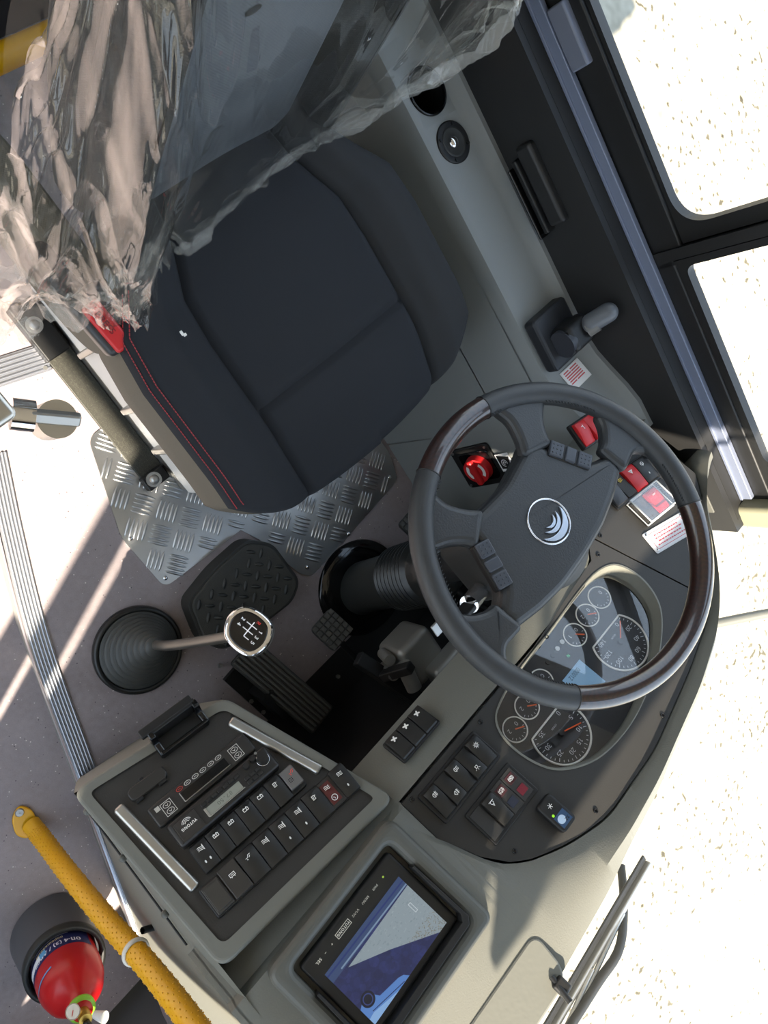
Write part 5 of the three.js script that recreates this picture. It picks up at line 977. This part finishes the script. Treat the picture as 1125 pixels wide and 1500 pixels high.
  mesh('safety_pin_ring', new THREE.TorusGeometry(0.02, 0.0012, 8, 32).rotateY(0.6).translate(0.01, 0.42, 0.035), M.chrome, e);
}
{ // chrome latch on its post by the platform edge, close to the camera
  const l = thing('gate_latch', 'chrome gate latch with a thumb turn on a steel post', 'latch', [0.0, 0, -0.06]);
  mesh('post', rod([-0.055, -0.24, 0.03], [-0.012, 0.84, -0.02], 0.016, 24), M.steel, l);
  mesh('body', rbox(0.03, 0.04, 0.03, 0.006, 0.006, 0.842, -0.028).rotateY(0), M.silver, l);
  mesh('collar', rod([0.017, 0.845, -0.04], [0.029, 0.845, -0.053], 0.0135, 24), M.chrome, l);
  mesh('barrel', cyl(0.0165, 0.0165, 0.05, 32).translate(0.041, 0.825, -0.066), M.silver, l);
  mesh('thumb_turn', bar([0.026, 0.853, -0.05], [0.052, 0.853, -0.08], 0.011, 0.008, 0.002), S(0x9a9a98, 0.35, { metalness: 0.8 }), l);
}

// ---------------------------------------------------------------- under the dashboard
{
  const b = thing('firewall_board', 'black bulkhead board under the dashboard', 'bulkhead');
  mesh('board', surf(2, 6, (u, v) => { const z = lerp(-0.84, -0.2, u); return v < 0.5 ? [lerp(0.86, 0.95, v * 2), lerp(0.004, 0.02, v * 2), z] : [lerp(0.95, 1.06, (v - 0.5) * 2), lerp(0.02, 0.5, (v - 0.5) * 2), z]; }, 0.5), M.black, b);
  for (const [x, z] of [[0.92, -0.30], [0.90, -0.40], [0.93, -0.22]]) mesh('bolt', cyl(0.005, 0.005, 0.006, 6).translate(x, 0.022, z), M.steel, b);
  const c = thing('pedal_bracket', 'cast aluminium bracket and black arm below the steering column', 'bracket', [0.86, 0.20, -0.5]);
  mesh('casting', merge([rbox(0.10, 0.09, 0.09, 0.015, 0, 0.04, 0), rod([-0.03, 0.09, 0.05], [0.03, 0.09, 0.06], 0.016, 18), rod([-0.045, 0.03, 0.05], [-0.045, 0.07, 0.06], 0.012, 16), rod([-0.02, 0.03, 0.065], [-0.02, 0.08, 0.075], 0.012, 16), rbox(0.06, 0.05, 0.12, 0.012, 0.05, 0.1, -0.04)]), M.casting, c);
  mesh('arm', merge([bar([-0.08, 0.03, 0.10], [0.10, 0.07, 0.05], 0.02, 0.03), bar([-0.02, 0.05, 0.085], [-0.03, 0.12, 0.05], 0.02, 0.022)]), M.black, c);
}

// ---------------------------------------------------------------- outside: wiper, mirror arm
{
  const w = thing('windscreen_wiper', 'black wiper arm and blade lying outside the windscreen', 'wiper', [0.03, 0, 0]);
  mesh('arm', tube([[1.37, 0.52, -0.50], [1.385, 0.56, -0.44], [1.39, 0.60, -0.36], [1.39, 0.60, -0.29], [1.385, 0.60, -0.10], [1.38, 0.58, 0.1]], 0.009, 40, 8), M.black, w);
  mesh('blade_rail', bar([1.375, 0.565, -0.535], [1.375, 0.60, 0.10], 0.012, 0.014), M.steel, w);
  mesh('blade_rubber', bar([1.36, 0.56, -0.535], [1.36, 0.595, 0.10], 0.014, 0.006), M.black, w);
  mesh('link', merge([rod([1.378, 0.575, -0.42], [1.39, 0.60, -0.20], 0.005, 8), rod([1.378, 0.585, -0.30], [1.39, 0.60, -0.16], 0.005, 8)]), M.steel, w);
  const m = thing('mirror_arm', 'thin grey mirror arm outside the front corner', 'mirror arm');
  mesh('tube', tube([[1.25, 0.42, -1.02], [1.38, 0.6, -1.28], [1.42, 0.9, -1.36], [1.40, 1.4, -1.38]], 0.011, 30, 10), M.dashTrim, m);
}

scene.traverse((o) => { if (o.isMesh) { o.castShadow = true; o.receiveShadow = true; } });
renderer.render(scene, camera);
